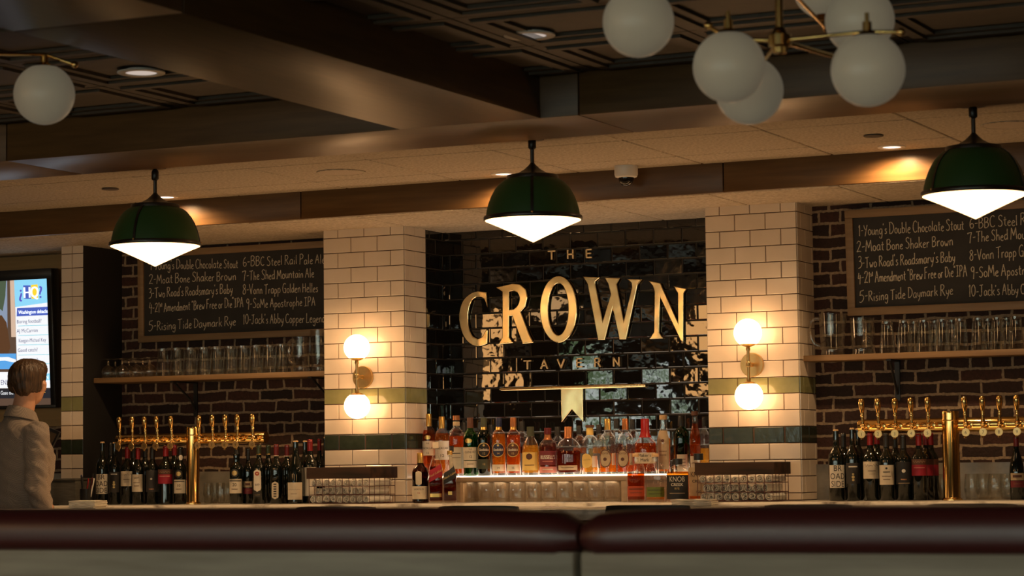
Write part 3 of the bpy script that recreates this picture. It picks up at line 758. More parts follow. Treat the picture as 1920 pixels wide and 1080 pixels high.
downlight('lit ceiling light in the coffer beside the five globe chandelier', 2.76, -3.347, UP-.004, .058, 0)
root = thing('security_camera', 'white dome security camera with black lens under the ceiling tiles', 'camera', (1.985, -.66, LOW-.06))
MB().lathe([(.0001, .052), (.054, .052), (.054, .012), (.050, .002), (.040, -.002), (.0001, -.002)], 36, (1.985, -.66, LOW-.06)).build('housing', white_plastic, root)
MB().lathe([(.036*math.sin(a), -.002-.040*math.cos(a)) for a in [i*PI/2/10+.001 for i in range(11)]], 28, (1.985, -.66, LOW-.06)).build('dome', mat('smoked_dome', (.012, .01, .009), .06), root)
for lb, X, Y in (('round flush ceiling speaker between the first and middle pendants', .758, -1.148), ('round flush ceiling speaker behind the stem of the pendant by the pitchers', 3.88, -1.12)):
    root = thing('ceiling_speaker', lb, 'speaker', (X, Y, LOW), 'round flush ceiling speakers')
    MB().lathe([(.115, .0), (.115, -.004), (.108, -.006), (.102, -.004), (.102, 0)], 40, (X, Y, LOW-.008)).build('ring', ceil_tile, root)
    MB().lathe([(.0001, -.003), (.102, -.0035)], 40, (X, Y, LOW-.008)).build('grille', noisy('speaker_mesh', (.36, .29, .22), (.5, .42, .33), nscale=300, rough=.8), root)
for lb, X, Y in (('flat round sprinkler cover on the ceiling tiles near the first pendant', -.523, -1.16), ('flat round sprinkler cover on the ceiling tiles near the light by the pitchers', 3.30, -1.10)):
    root = thing('sprinkler_cover', lb, 'sprinkler', (X, Y, LOW), 'flat sprinkler covers')
    MB().lathe([(.0001, -.007), (.040, -.007), (.043, -.004)], 28, (X, Y, LOW-.008)).build('plate', plaster, root)
    MB().lathe([(.034, .0), (.034, -.005)], 28, (X, Y, LOW-.008)).build('collar', bronze, root)

# ------------------------------------------------------------------ globe chandeliers
def globe_on(root, px, py, rpx, R_=.0975, up=False):
    p = at(px, py, D=FPX*R_/rpx)
    mb = MB(); mb.sphere(p, R_, 40, 26); g = mb.build('globe', opal, root)
    s = 1 if not up else -1
    c = MB(); T = Matrix.Translation(p) @ (Matrix.Identity(4) if s > 0 else Matrix.Rotation(PI, 4, 'X'))
    c.lathe([(.0001, R_+.032), (.012, R_+.03), (.012, R_+.006), (.034, R_-.004), (.046, R_-.013), (.046, R_-.018)], 24, T=T); c.build('cap', brass, g)
    return p+Vector((0, 0, s*(R_+.028)))
def arm(root, pts, r=.0055, knob=True):
    mb = MB(); mb.tube(pts, r, 10); mb.sphere(pts[-1], r*2.1, 12, 8) if knob else None
    mb.build('arm', brass, root)
H = at(1462, 76, D=6.5)
root = thing('globe_chandelier', 'brass chandelier with six opal globes beneath the coffered ceiling', 'chandelier', H)
MB().lathe([(.0001, UP-H.z-.03), (.06, UP-H.z-.028), (.06, UP-H.z), (.0001, UP-H.z)], 24, H).build('ceiling_rose', brass, root)
MB().lathe([(.0001, .02), (.0105, .02), (.0105, UP-H.z-.02), (.0001, UP-H.z-.02)], 14, H).build('rod', brass, root)
mb = MB(); mb.lathe([(.0001, -.038), (.018, -.034), (.021, -.02), (.031, -.014), (.031, .014), (.021, .02), (.014, .035), (.0001, .036)], 24, H); mb.build('hub', brass, root)
g1 = globe_on(root, 1367, 125, 68); g2 = globe_on(root, 1405, 170, 64); g3 = globe_on(root, 1627.5, 131, 69.5); g4 = globe_on(root, 1612, 38, 65, up=True)
g5 = globe_on(root, 1197, 41, 67); g6 = globe_on(root, 1548, -26, 62, up=True)
arm(root, [H, Vector((g1.x, g1.y, H.z+.012)), at(1328, 48, D=(g1-CAM).dot(CF)-.02)])
arm(root, [H, Vector((g3.x, g3.y, H.z+.004)), at(1689, 60, D=(g3-CAM).dot(CF)-.02)])
arm(root, [H, Vector((g2.x, g2.y, H.z-.03))])
arm(root, [H, Vector((g4.x, g4.y, g4.z))])
H2 = H+Vector((0, 0, .17))
arm(root, [H2, Vector((g5.x, g5.y, g5.z+.004))]); arm(root, [H2, Vector((g6.x, g6.y, g6.z))])
for g in (g1, g3):
    MB().lathe([(.0001, -.004), (.006, -.004), (.006, .03), (.0001, .03)], 10, (g.x, g.y, g.z-.004)).build('drop_rod', brass, root)
H = at(-95, 100, D=7.3)
root = thing('globe_chandelier', 'brass chandelier with a single opal globe showing at the edge of the picture', 'chandelier', H)
MB().lathe([(.0001, .0), (.0105, .0), (.0105, UP-H.z), (.0001, UP-H.z)], 14, H).build('rod', brass, root)
MB().lathe([(.0001, -.038), (.018, -.034), (.031, -.014), (.031, .014), (.014, .035), (.0001, .036)], 24, H).build('hub', brass, root)
g1 = globe_on(root, 83, 177, 57); arm(root, [H, Vector((g1.x, g1.y, g1.z+.004)), at(140, 121, D=(g1-CAM).dot(CF)-.02)])
g2 = globe_on(root, -150, 170, 60); arm(root, [H, Vector((g2.x, g2.y, g2.z))])

# unseen drum lamps added behind the camera for warm glints in the black tiles
drum = emitter('added_drum_shade_lit', (1.0, .50, .17), E_DRUM)
for X, Y in ((-5.3, -11.4), (-2.45, -11.6), (-1.4, -9.0), (1.6, -12.6), (8.2, -9.4)):
    root = thing('added_drum_lamp', 'unseen drum shade lamp added behind the camera for warm light', 'pendant lamp', (X, Y, 2.24), 'added drum lamps behind the camera')
    MB().lathe([(.0001, 0), (.30, 0), (.32, .44), (.0001, .44)], 32, (X, Y, 2.24)).build('shade', drum, root)
    MB().lathe([(.008, .44), (.008, UP-2.24)], 8, (X, Y, 2.24)).build('cord', black_metal, root)

# ------------------------------------------------------------------ television
TVB = 1.602; tvr = -1.888
root = thing('television', 'wall mounted television showing a sports talk programme behind the bartender', 'television', (tvr, .30, TVB), local=True)
root.rotation_euler = (math.radians(3.4), 0, 0)
TWd, TH = 1.40, .785
mb = MB(); mb.bbox(-TWd, 0, -.02, .04, 0, TH, .006); mb.build('housing', black_plastic, root)
mb = MB(); bz = .034
mb.bbox(-TWd, 0, -.034, -.019, TH-.058, TH, .003); mb.bbox(-TWd, 0, -.034, -.019, 0, .02, .003); mb.bbox(-bz, 0, -.034, -.019, .018, TH-.056, .003); mb.bbox(-TWd, -TWd+bz, -.034, -.019, .018, TH-.056, .003)
mb.build('bezel', black_plastic, root)
MB().bbox(-.9, -.5, .04, .06, .25, .55, .004).build('wall_bracket', black_metal, root)
def em(n, c, k=1.0): return emitter('screen_'+n, c, E_TV*k)
def tq(x, y):      # photograph pixel -> screen plane
    xr = 102+.028*(y-527)
    return (-bz-(xr-x)/308.0, TH-.058-(y-527+.045*(x-102))/343.0)
scr = MB().box(-TWd+bz, -bz, -.0225, -.0205, .018, TH-.056).build('screen', em('dark_picture', (.10, .06, .04)), root)
def patch(name, poly, m, d):
    mb = MB(); mb.prism([tq(*p) for p in poly], -.0225-d, -.0224-d+.0001); return mb.build(name, m, scr)
patch('screen_window', [(-160,527),(16,527),(16,690),(-160,690)], em('window', (.24, .30, .42)), .0001)
patch('screen_foliage', [(-160,527),(14,527),(12,560),(6,590),(-20,570),(-160,600)], em('leaf', (.07, .10, .06)), .0002)
patch('screen_wall', [(22,527),(31,527),(34,640),(24,640)], em('tan', (.62, .45, .34)), .0002)
patch('screen_jacket', [(-40,600),(4,598),(14,612),(22,660),(14,680),(-60,690)], em('brown', (.10, .045, .02)), .0003)
patch('screen_desk', [(-160,676),(34,672),(34,702),(-160,706)], em('desk', (.10, .36, .78)), .0004)
patch('screen_desk_stripe', [(-160,684),(18,679),(34,684),(34,690),(10,686),(-160,696)], em('white', (.86, .90, .95)), .0005)
patch('screen_name_strip', [(-160,712),(107,706),(107,737),(-160,744)], em('white', (.86, .90, .95)), .0005)
patch('screen_panel_sky', [(31,527),(102,527),(104,582),(33,586)], em('sky', (.26, .66, .92)), .0006)
patch('screen_panel_white', [(33,582),(103,573),(107,709),(36,712)], em('white', (.86, .90, .95)), .0007)
patch('screen_heading', [(37,584),(103,581),(104,597),(36,600)], em('blue', (.07, .12, .50)), .0009)
patch('screen_logo_block', [(50.5,540),(66,540),(67,566),(51.5,566)], em('blue', (.07, .12, .50)), .0009)
patch('screen_logo_block', [(67,539),(81,538),(82,566),(68,566)], em('yellow', (.90, .66, .04)), .0009)
for y in (618, 636.5, 655, 674.5, 692):
    patch('screen_rule', [(39, y), (105, y-2), (105, y-1), (39, y+1)], em('rule', (.20, .62, .74)), .0009)
patch('screen_channel_tag', [(78,712),(107,709),(107,722),(78,724)], em('sky', (.26, .66, .92)), .0009)
patch('screen_ticker', [(-160,745),(107,738),(107,757),(-160,764)], em('black', (.02, .02, .025)), .0008)
def stext(s, x, y, h, m, sx=1.0, d=.0012, bold=0.0):
    mb = MB(); cx, cz = tq(x, y); flat_text(mb, s, cx, cz, h/343, -.0225-d, sx=sx, bold=bold); mb.build('screen_lettering', m, scr)
navy = em('navy', (.06, .06, .16)); wh = em('white', (.86, .90, .95)); blu = em('violet', (.10, .09, .42))
stext('\u00bf', 45, 553, 24, blu, .9, bold=.03); stext('H', 58.5, 553, 22, wh, .85, bold=.05); stext('Q', 74.5, 552, 22, wh, .8, bold=.05); stext('?', 87, 552, 24, blu, .9, bold=.03)
stext('Washington debacle', 71, 590.5, 7.5, wh, .82, bold=.03)
for s, x, y, w in (('Boring football?', 62.5, 609, .92), ('AJ McCarron', 58.5, 627, .92), ('Keegan-Michael Key', 69, 645.5, .78), ('Good catch?', 59, 664.5, .92), ('?', 79, 683, 1)):
    stext(s, x, y, 7.4, navy, w)
stext('ESPN', 94, 717, 8, wh, .8, bold=.02); stext('ENS', 9, 728, 10, navy, .8); stext('Gase did', 14, 748, 8, wh, .8); stext('7', 86, 746, 8, wh)
# ------------------------------------------------------------------ counters, booths, stools
root = thing('back_counter', 'marble topped back bar counter carrying the bottles and taps', 'counter', (2, -.2, 0))
mb = MB(); mb.bbox(-5.0, 5.6, -.42, -.006, CTR-.035, CTR, .004)
for a, b, c in ((-5.0, XP-.002, YL-.022), (XQ+.002, -.006, YL-.022), (XB+.006, XE-.006, YD-.008), (XF+.006, 5.6, YR-.022)): mb.box(a, b, -.0065, c, CTR-.034, CTR)
mb.build('worktop', marble, root)
MB().box(-4.98, 5.58, -.36, -.01, 0, CTR-.035).build('cabinet', walnut, root)
root = thing('front_bar', 'long front bar with pale marble top before the bartender', 'bar', (2, -1.5, 0))
MB().bbox(-5.0, 5.6, -1.90, -1.25, CTR-.045, CTR, .006).build('bar_top', marble, root)
MB().box(-4.98, 5.58, -1.72, -1.30, 0, CTR-.045).build('bar_front', walnut, root)
MB().tube([(-4.9, -1.86, .25), (5.5, -1.86, .25)], .022, 12).build('foot_rail', brass, root)

def booth(label, x0, x1):
    root = thing('booth_bench', label, 'booth', ((x0+x1)/2, -5.9, 0), 'red leather booth backs')
    # bolster: rounded roll along x, ends pinched
    mb = MB(); n = 40; L_ = x1-x0; ns = 64; vs_ = []
    for i in range(ns+1):
        t = i/ns; e = min(t, 1-t)*L_
        k = 1-max(0, 1-e/.06)**3*.10-max(0, 1-e/.022)**2*.25
        dip = .016*max(0, 1-e/.45)**2
        for j in range(n):
            a = 2*PI*j/n
            ca, sa = math.cos(a), math.sin(a)
            y = .068*math.copysign(abs(ca)**.86, ca)*k; z = .0565*math.copysign(abs(sa)**(.92 if sa > 0 else .66), sa)*k
            vs_.append((x0+L_*t, -5.9+y, 1.091+z-dip*(1 if sa > 0 else .25)))
    fs = [(i*n+j, i*n+(j+1) % n, (i+1)*n+(j+1) % n, (i+1)*n+j) for i in range(ns) for j in range(n)]
    fs += [tuple(range(n)), tuple(ns*n+j for j in reversed(range(n)))]
    mb.add(vs_, fs, 0, True); mb.build('bolster', leather, root, sharp=60)
    MB().bbox(x0+.004, x1-.004, -5.950, -5.835, .10, 1.046, .004).build('back_panel', grey_wood, root)
    MB().bbox(x0+.004, x1-.004, -5.83, -5.38, .40, .48, .02).build('seat_cushion', leather, root)
    MB().box(x0+.02, x1-.02, -5.83, -5.42, .0, .40).build('plinth', walnut, root)
    MB().box(x0+.02, x1-.02, -5.95, -5.85, 0, .1).build('skirting', walnut, root)
booth('oxblood leather booth back on grey wood below the first chalkboard and sign', .9, 4.073)
booth('oxblood leather booth back on grey wood below the second chalkboard', 4.083, 6.6)

def stool(label, xa, xb):
    xc = (xa+xb)/2; w = (xb-xa)
    root = thing('bar_stool', label, 'bar stool', (xc, -2.35, 0), 'dark bar stools along the front bar', local=True)
    mb = MB(); n = 12; vs_ = []
    for j, z in enumerate((.80, .86, .95, 1.05, 1.083, 1.09)):
        hw = w/2*(1.0 if z > .9 else .93)*(1.0 if z < 1.06 else .985-(z-1.06)*1.6)
        for k, th in enumerate((-.009, .009)):
            for i in range(n+1):
                u = -1+2*i/n
                vs_.append((u*hw, th+.045*u*u-.02+(.9-z)*.12, z-.004*abs(u)**6))
    m = 2*(n+1); fs = []
    for j in range(5):
        for i in range(n):
            fs += [(j*m+i, j*m+i+1, (j+1)*m+i+1, (j+1)*m+i), (j*m+n+1+i+1, j*m+n+1+i, (j+1)*m+n+1+i, (j+1)*m+n+2+i)]
        fs += [(j*m, (j+1)*m, (j+1)*m+n+1, j*m+n+1), (j*m+n, j*m+2*n+1, (j+1)*m+2*n+1, (j+1)*m+n)]
    for j in (0, 5): fs += [(j*m+i, j*m+n+1+i, j*m+n+2+i, j*m+i+1) for i in range(n)]
    mb.add(vs_, fs, 0, True); mb.build('backrest', black_metal, root, local=True)
    MB().bbox(-.19, .19, .0, .38, .72, .77, .02, 3).build('seat', leather, root, local=True)
    for sx in (-1, 1):
        MB().tube([(sx*.15, .02, .74), (sx*.165, -.01, .95)], .010, 8).build('back_post', black_metal, root, local=True)
        for sy in (0, 1): MB().tube([(sx*.15, .05+sy*.28, .73), (sx*.20, .0+sy*.38, .0)], .012, 8).build('leg', black_metal, root, local=True)
    MB().tube([(-.18, .02, .25), (.18, .02, .25), (.18, .35, .25), (-.18, .35, .25)], .009, 8, closed=True).build('foot_ring', black_metal, root, local=True)
for lb, a, b in (('dark bar stool back showing between the shorter wine bottles and first towel basket', 1.213, 1.594), ('dark bar stool back showing below the square whisky bottles and crystal glasses', 1.865, 2.227),
                 ('dark bar stool back showing below the orange and green labelled bottles', 2.584, 2.942), ('dark bar stool back showing below the second pillar', 3.224, 3.578), ('dark bar stool back showing below the second tap column', 3.84, 4.187)):
    stool(lb, a, b)

# ------------------------------------------------------------------ shelves
def shelf(label, x0, x1, y0, y1, z, brs):
    root = thing('wall_shelf', label, 'shelf', ((x0+x1)/2, y1, z))
    MB().bbox(x0, x1, y0, y1, z-.027, z, .002).build('board', shelf_wood, root)
    for bx in brs:
        mb = MB(); zt = z-.028; yb = y1-.002
        mb.box(bx-.012, bx+.012, yb-.008, yb, zt-.19, zt); mb.box(bx-.012, bx+.012, y0+.03, yb, zt-.007, zt)
        mb.tube([(bx, yb-.006, zt-.16), (bx, yb-.05, zt-.10), (bx, y0+.055, zt-.006)], .006, 8)
        mb.build('bracket', black_metal, root)
shelf('oak wall shelf of glasses under the first chalkboard', XQ+.003, -.001+.0, .09, YL-.001, 1.752, (-1.02, -.16))
shelf('oak wall shelf of pitchers and glasses under the second chalkboard', XF+.002, 5.2, .055, YR-.001, 1.749, (2.985, 4.4))

# ------------------------------------------------------------------ glassware
def lath(name, prof, m, root, seg=24, **kw): return MB().lathe(prof, seg, **kw).build(name, m, root, local=True)
PINT = [(.0001, .150), (.0265, .150), (.0275, .147), (.0280, .130), (.0378, .002), (.0383, .000), (.0365, .001), (.0255, .132), (.0001, .134)]
ORD = ['first', 'second', 'third', 'fourth', 'fifth', 'sixth', 'seventh', 'eighth', 'ninth', 'tenth', 'eleventh', 'twelfth', 'thirteenth', 'fourteenth']
pint0 = None
def pint(X, Y, Z, label, group, logo=False):
    global pint0
    if pint0 is None:
        root = thing('pint_glass', label, 'glass', (X, Y, Z), group, local=True)
        lath('body', PINT, clear, root)
        lath('thick_base', [(.0001, .149), (.0255, .149), (.0252, .138), (.0001, .137)], crystal, root)
        pint0 = root
        return root
    c = copy_tree(pint0); c.location = (X, Y, Z); tag(c, label, 'glass', group); c.rotation_euler = (0, 0, RND.uniform(0, 6)); return c
zs = 1.7525
xs_ = [at(px, 690, Y=.15).x for px in (305, 330, 355, 380, 405, 430, 454, 479, 503, 527)]
for k, x in enumerate(xs_):
    pint(x, .15, zs, 'upturned pint glass on first shelf, %s in front row from the stemmed snifters' % ORD[k], 'pint glasses on the first shelf')
for k, x in enumerate(xs_[:-1]):
    pint(x+.04, .245, zs, 'upturned pint glass in the back row of the first chalkboard shelf', 'pint glasses in the back row of the first shelf')
zs2 = 1.7495
for k, px in enumerate((1663.6, 1696, 1734, 1767, 1801, 1835, 1871, 1905)):
    pint(at(px, 640, Y=.100).x, .100, zs2, 'upturned pint glass on second shelf, %s in front row from the two pitchers' % ORD[k], 'pint glasses on the second shelf')
for px in (1714, 1753, 1785, 1853, 1888):
    pint(at(px, 630, Y=.190).x, .190, zs2, 'upturned pint glass in the back row of the shelf with pitchers', 'pint glasses in the back row of the second shelf')
# snifters, upside down
SN = [(.0315, .0), (.0335, .006), (.0370, .028), (.035, .045), (.026, .060), (.012, .067), (.0055, .072), (.0055, .094), (.009, .099), (.036, .103), (.037, .105), (.0001, .106)]
sn0 = None
for k, (px, y) in enumerate([(203, .16), (229, .155), (255, .16), (281, .155)]+[(216, .25), (242, .25), (268, .25)]):
    lb = 'upturned stemmed snifter on first shelf, %s from the black partition side' % ORD[k] if k < 4 else 'upturned stemmed snifter in back row under the first chalkboard'
    gp = 'snifters on the first shelf' if k < 4 else 'snifters in the back row of the first shelf'
    X = at(px, 690, Y=y).x
    if sn0 is None:
        sn0 = thing('snifter_glass', lb, 'glass', (X, y, zs), gp, local=True)
        lath('bowl', SN[:6], crystal, sn0); lath('stem', SN[5:8], crystal, sn0, 12); lath('foot', SN[8:], clear, sn0)
    else:
        c = copy_tree(sn0); c.location = (X, y, zs); tag(c, lb, 'glass', gp)
# pitchers
def pitcher(label, X, Y, Z, H, R_, ang):
    root = thing('beer_pitcher', label, 'pitcher', (X, Y, Z), 'glass beer pitchers', local=True, rz=ang)
    k = H/.21
    prof = [(.0001, .0), (R_*.86, .0), (R_*.90, .006), (R_*.86, .022), (R_*.88, .03), (R_*.97, H*.6), (R_, H*.97), (R_*1.02, H), (R_*.99, H), (R_*.94, H*.6), (R_*.82, .034), (.0001, .03)]
    mb = MB(); mb.lathe(prof, 40)
    for i, v in enumerate(mb.v):              # pouring lip on the side away from the handle
        if v[2] > H*.9 and v[0] > 0:
            a = abs(math.atan2(v[1], v[0])); w = max(0, 1-a/.5)*(v[2]-H*.9)/(H*.1)
            mb.v[i] = (v[0]*(1+.22*w), v[1], v[2])
    mb.build('body', clear, root, local=True)
    lath('thick_base', [(.0001, .002), (R_*.84, .002), (R_*.80, .024), (.0001, .022)], crystal, root, 32)
    MB().tube([(-R_*.96, 0, H*.88), (-R_*1.3, 0, H*.88), (-R_*1.62, 0, H*.82), (-R_*1.7, 0, H*.66), (-R_*1.62, 0, H*.42), (-R_*1.35, 0, H*.27), (-R_*.92, 0, H*.22)], [.011, .0105, .010, .0095, .0095, .0105, .012], 12).build('handle', crystal, root, local=True)
pitcher('clear glass beer pitcher with handle toward the tiled pillar, outermost on its shelf', at(1561, 640, Y=.125).x, .125, zs2, .198, .062, .25)
pitcher('glass beer pitcher with handle facing forward, between another pitcher and the pint glasses', at(1617, 640, Y=.135).x, .135, zs2, .172, .058, 2.0)
pitcher('clear glass beer pitcher at the pillar end of the first shelf, nearer the pint glasses', at(565, 670, Y=.16).x, .16, zs, .185, .050, 1.2)
pitcher('tall clear glass beer pitcher half hidden behind the first pillar on the shelf', at(599, 660, Y=.27).x, .27, zs, .225, .050, 2.6)

# ------------------------------------------------------------------ beer tap towers
def face_disc(mb, c, r, t, mi=0):
    mb.lathe([(.0001, 0), (r*.95, 0), (r, t*.3), (r, t*.7), (r*.95, t), (.0001, t)], 24, T=Matrix.Translation(c) @ Matrix.Rotation(PI/2, 4, 'X'), mi=mi)
def tower(label, colx, cw, ctop, zp, pr, taps, x0, x1, Y, handtop):
    root = thing('beer_tap_tower', label, 'beer tap', (colx, Y, CTR))
    z = CTR
    MB().lathe([(.0001, 0), (cw*1.22, 0), (cw*1.22, .006), (cw*1.06, .010), (cw, .014), (cw, ctop-z-.045)], 40, (colx, Y-.024, z)).build('column', brass, root)
    MB().lathe([(cw, ctop-z-.045), (cw*1.01, ctop-z-.0445), (cw*1.01, ctop-z-.038), (cw*1.01, ctop-z-.010), (cw*1.01, ctop-z-.001), (cw*1.0, ctop-z), (.0001, ctop-z)], 40, (colx, Y-.024, z)).build('column_cap', brass, root)
    T = Matrix.Translation((0, Y, zp)) @ Matrix.Rotation(PI/2, 4, 'Y')
    mb = MB(); mb.lathe([(.0001, x0), (pr*.96, x0), (pr, x0+.003), (pr, x1-.003), (pr*.96, x1), (.0001, x1)], 32, T=T); mb.build('tap_pipe', brass, root)
    for n_, (X, lean) in enumerate(taps):
        yf = Y-pr
        mb = MB()
        mb.tube([(X, yf+.005, zp), (X, yf-.012, zp), (X, yf-.013, zp), (X, yf-.02, zp), (X, yf-.021, zp), (X, yf-.05, zp)], [.017, .017, .012, .012, .009, .009], 14)
        mb.sphere((X, yf-.055, zp), .0125, 14, 10)
        f = mb.build('faucet', brass, root)
        MB().tube([(X, yf-.055, zp), (X, yf-.066, zp-.025), (X, yf-.072, zp-.062)], [.0085, .0075, .007], 12).build('spout', brass, f)
        sx = .006*lean; hz = handtop-zp
        prof = [(.0001, .012), (.0095, .012), (.0095, .022), (.0065, .025), (.0065, .04), (.0088, .042), (.0088, .05), (.007, .055), (.0095, hz*.52), (.0135, hz*.68), (.0145, hz*.84), (.0125, hz*.95), (.007, hz*.995), (.0001, hz)]
        T2 = Matrix.Translation((X, yf-.055, zp)) @ Matrix.Rotation(lean, 4, 'Y') @ Matrix.Rotation(math.radians(4), 4, 'X')
        MB().lathe(prof, 18, T=T2).build('tap_handle', brass, f)
        mb = MB(); cx = X+RND.uniform(-.004, .006); face_disc(mb, Vector((cx, yf-.075, zp-.036)), .0185, .003)
        flat_text(mb, str(n_+1), cx, zp-.036, .015, yf-.0785, mi=1)
        mb.tube([(cx, yf-.0765, zp-.018), (cx, yf-.070, zp-.004), (cx, yf-.060, zp+.013)], .001, 6)
        mb.build('number_tag', [aged_brass, bronze], f)
    return root
TY = -.10
lx = [at(px, 810, Y=TY-.085).x for px in (225.5, 249, 273.5, 296, 322.5, 374, 399.5, 424, 446, 474.5)]
tower('brass beer tap tower with ten handles before the wine bottles under the first chalkboard', at(366.5, 870, Y=TY).x, .0345, at(366, 801, Y=TY).z, 1.408, .030, [(x, RND.uniform(-.05, .05)) for x in lx], at(223, 824, Y=TY).x-.005, at(499, 822, Y=TY).x, TY, at(300, 780, Y=TY-.085).z)
rx = [at(px, 780, Y=TY-.085).x for px in (1618, 1647.5, 1679, 1710, 1741, 1811, 1843, 1874.5, 1907.5)]
rx.append(rx[-1]+.085)
tower('brass beer tap tower with thick column beside the brick wall under the pitchers', at(1786, 850, Y=TY).x, .0385, at(1786, 771, Y=TY).z, 1.406, .033, [(x, RND.uniform(-.03, .03)) for x in rx], at(1613, 800, Y=TY).x-.005, rx[-1]+.06, TY, at(1680, 746, Y=TY-.085).z)
lamp('aisle_fill_light', 'AREA', (1.2, -.80, .80), 18, (1.0, .56, .24), shape='RECTANGLE', size=6.0, size_y=.18).rotation_euler = (PI, 0, 0)  # added fill lamp, hidden in the aisle, warms the ceiling tiles
# ------------------------------------------------------------------ bottles
BORD = [(.0001,.0),(.92,0),(1,.012),(1,.595),(.95,.645),(.74,.69),(.48,.735),(.375,.78),(.355,.86),(.355,.955),(.40,.958),(.40,.975),(.34,.978)]
BURG = [(.0001,.0),(.92,0),(1,.012),(1,.46),(.93,.54),(.74,.64),(.52,.73),(.385,.80),(.35,.88),(.35,.955),(.40,.958),(.40,.975),(.34,.978)]
PORT = [(.0001,.0),(.93,0),(1,.012),(1,.58),(.95,.64),(.70,.69),(.46,.72),(.44,.78),(.50,.84),(.40,.90),(.36,.955),(.42,.96),(.42,.978),(.34,.98)]
WHIS = [(.0001,.0),(.90,0),(1,.015),(1,.60),(.96,.65),(.80,.70),(.52,.745),(.40,.78),(.36,.83),(.36,.90)]
SLOP = [(.0001,.0),(.88,0),(.95,.02),(1,.10),(.98,.50),(.90,.60),(.70,.70),(.48,.77),(.40,.82),(.38,.90)]
SHOU = [(.0001,.0),(.90,0),(1,.02),(1,.62),(.97,.69),(.86,.74),(.55,.78),(.42,.80),(.40,.90)]
FLSK = [(.0001,.0),(.86,0),(.94,.03),(1,.12),(.99,.50),(.93,.60),(.72,.69),(.38,.75),(.28,.78),(.27,.90)]
SQUA = [(.0001,.0),(.90,0),(.97,.02),(.97,.52),(.86,.60),(.55,.72),(.36,.80),(.34,.92)]
MAKR = [(.0001,.0),(.94,0),(1,.02),(1,.50),(.97,.55),(.80,.60),(.50,.66),(.38,.72),(.33,.80),(.33,.93)]
KNOB = [(.0001,.0),(.93,0),(1,.02),(1,.62),(.97,.70),(.84,.77),(.52,.81),(.36,.83),(.36,.92)]
TALL = [(.0001,.0),(.80,0),(.86,.02),(.98,.50),(1,.56),(.80,.66),(.55,.76),(.46,.84),(.50,.92)]
red_foil = mat('red_foil', (.22, .012, .014), .35, metal=.3); black_foil = mat('black_foil', (.012, .011, .010), .4)
maroon_foil = mat('maroon_foil', (.13, .014, .016), .4, metal=.3)
green_foil = mat('green_gold_foil', (.035, .045, .018), .35, metal=.3)
cork = noisy('cork', (.46, .28, .13), (.60, .40, .21), nscale=120, rough=.85)
gold_foil = mat('gold_foil', (.74, .47, .14), .28, metal=.9)
wax_red = mat('red_wax', (.34, .012, .012), .28); navy_foil = mat('navy_foil', (.012, .018, .06), .35)
copper_foil = mat('copper_foil', (.42, .16, .06), .35, metal=.7)
tan_label = noisy('tan_paper', (.44, .32, .19), (.52, .39, .24), nscale=30, rough=.75)
yellow_label = mat('yellow_paper', (.78, .52, .14), .6); red_label = mat('red_paper', (.36, .012, .03), .6); maroon_label = mat('maroon_paper', (.17, .02, .025), .6)
dark_label = mat('charcoal_paper', (.035, .03, .027), .7); black_label = mat('black_paper', (.012, .011, .011), .6); navy_label = mat('navy_paper', (.02, .024, .06), .6)
green_label = mat('green_paper', (.13, .17, .028), .6); dkgreen_label = mat('dark_green_paper', (.045, .05, .025), .6); orange_label = mat('orange_paper', (.44, .06, .016), .6); pink_label = mat('pink_paper', (.62, .22, .17), .6)
brown_label = mat('brown_paper', (.10, .035, .018), .6); white_ink = mat('white_ink', (.72, .66, .56), .6); gold_ink = mat('gold_ink', (.66, .44, .16), .4, metal=.5); red_ink = mat('red_ink', (.35, .03, .02), .6)
green_glass = glass('green_bottle_glass', (.10, .42, .10), .03, .05)
dkgreen_glass = glass('dark_green_bottle_glass', (.05, .14, .05), .03, .05)
brown_glass = glass('brown_bottle_glass', (.22, .075, .02), .03, .06)
def spirit(name, c, tr=.22):
    if name in MATS: return MATS[name]
    m = bpy.data.materials.new(name); m.use_nodes = True
    ns, ls = nt(m); ns.clear(); o = ns.new('ShaderNodeOutputMaterial'); mx = ns.new('ShaderNodeMixShader'); a = ns.new('ShaderNodeBsdfTranslucent'); b = ns.new('ShaderNodeBsdfTransparent')
    a.inputs[0].default_value = (*c, 1); b.inputs[0].default_value = (*[x**.8 for x in c], 1); mx.inputs[0].default_value = tr
    ls.new(b.outputs[0], mx.inputs[1]); ls.new(a.outputs[0], mx.inputs[2]); ls.new(mx.outputs[0], o.inputs[0]); MATS[name] = m
    return m
amber = spirit('amber_spirit', (.93, .40, .06)); deep_amber = spirit('deep_amber_spirit', (.70, .20, .025)); gold_sp = spirit('golden_spirit', (.96, .58, .13)); red_amber = spirit('red_amber_spirit', (.88, .26, .03)); dark_sp = spirit('dark_spirit', (.34, .07, .015))

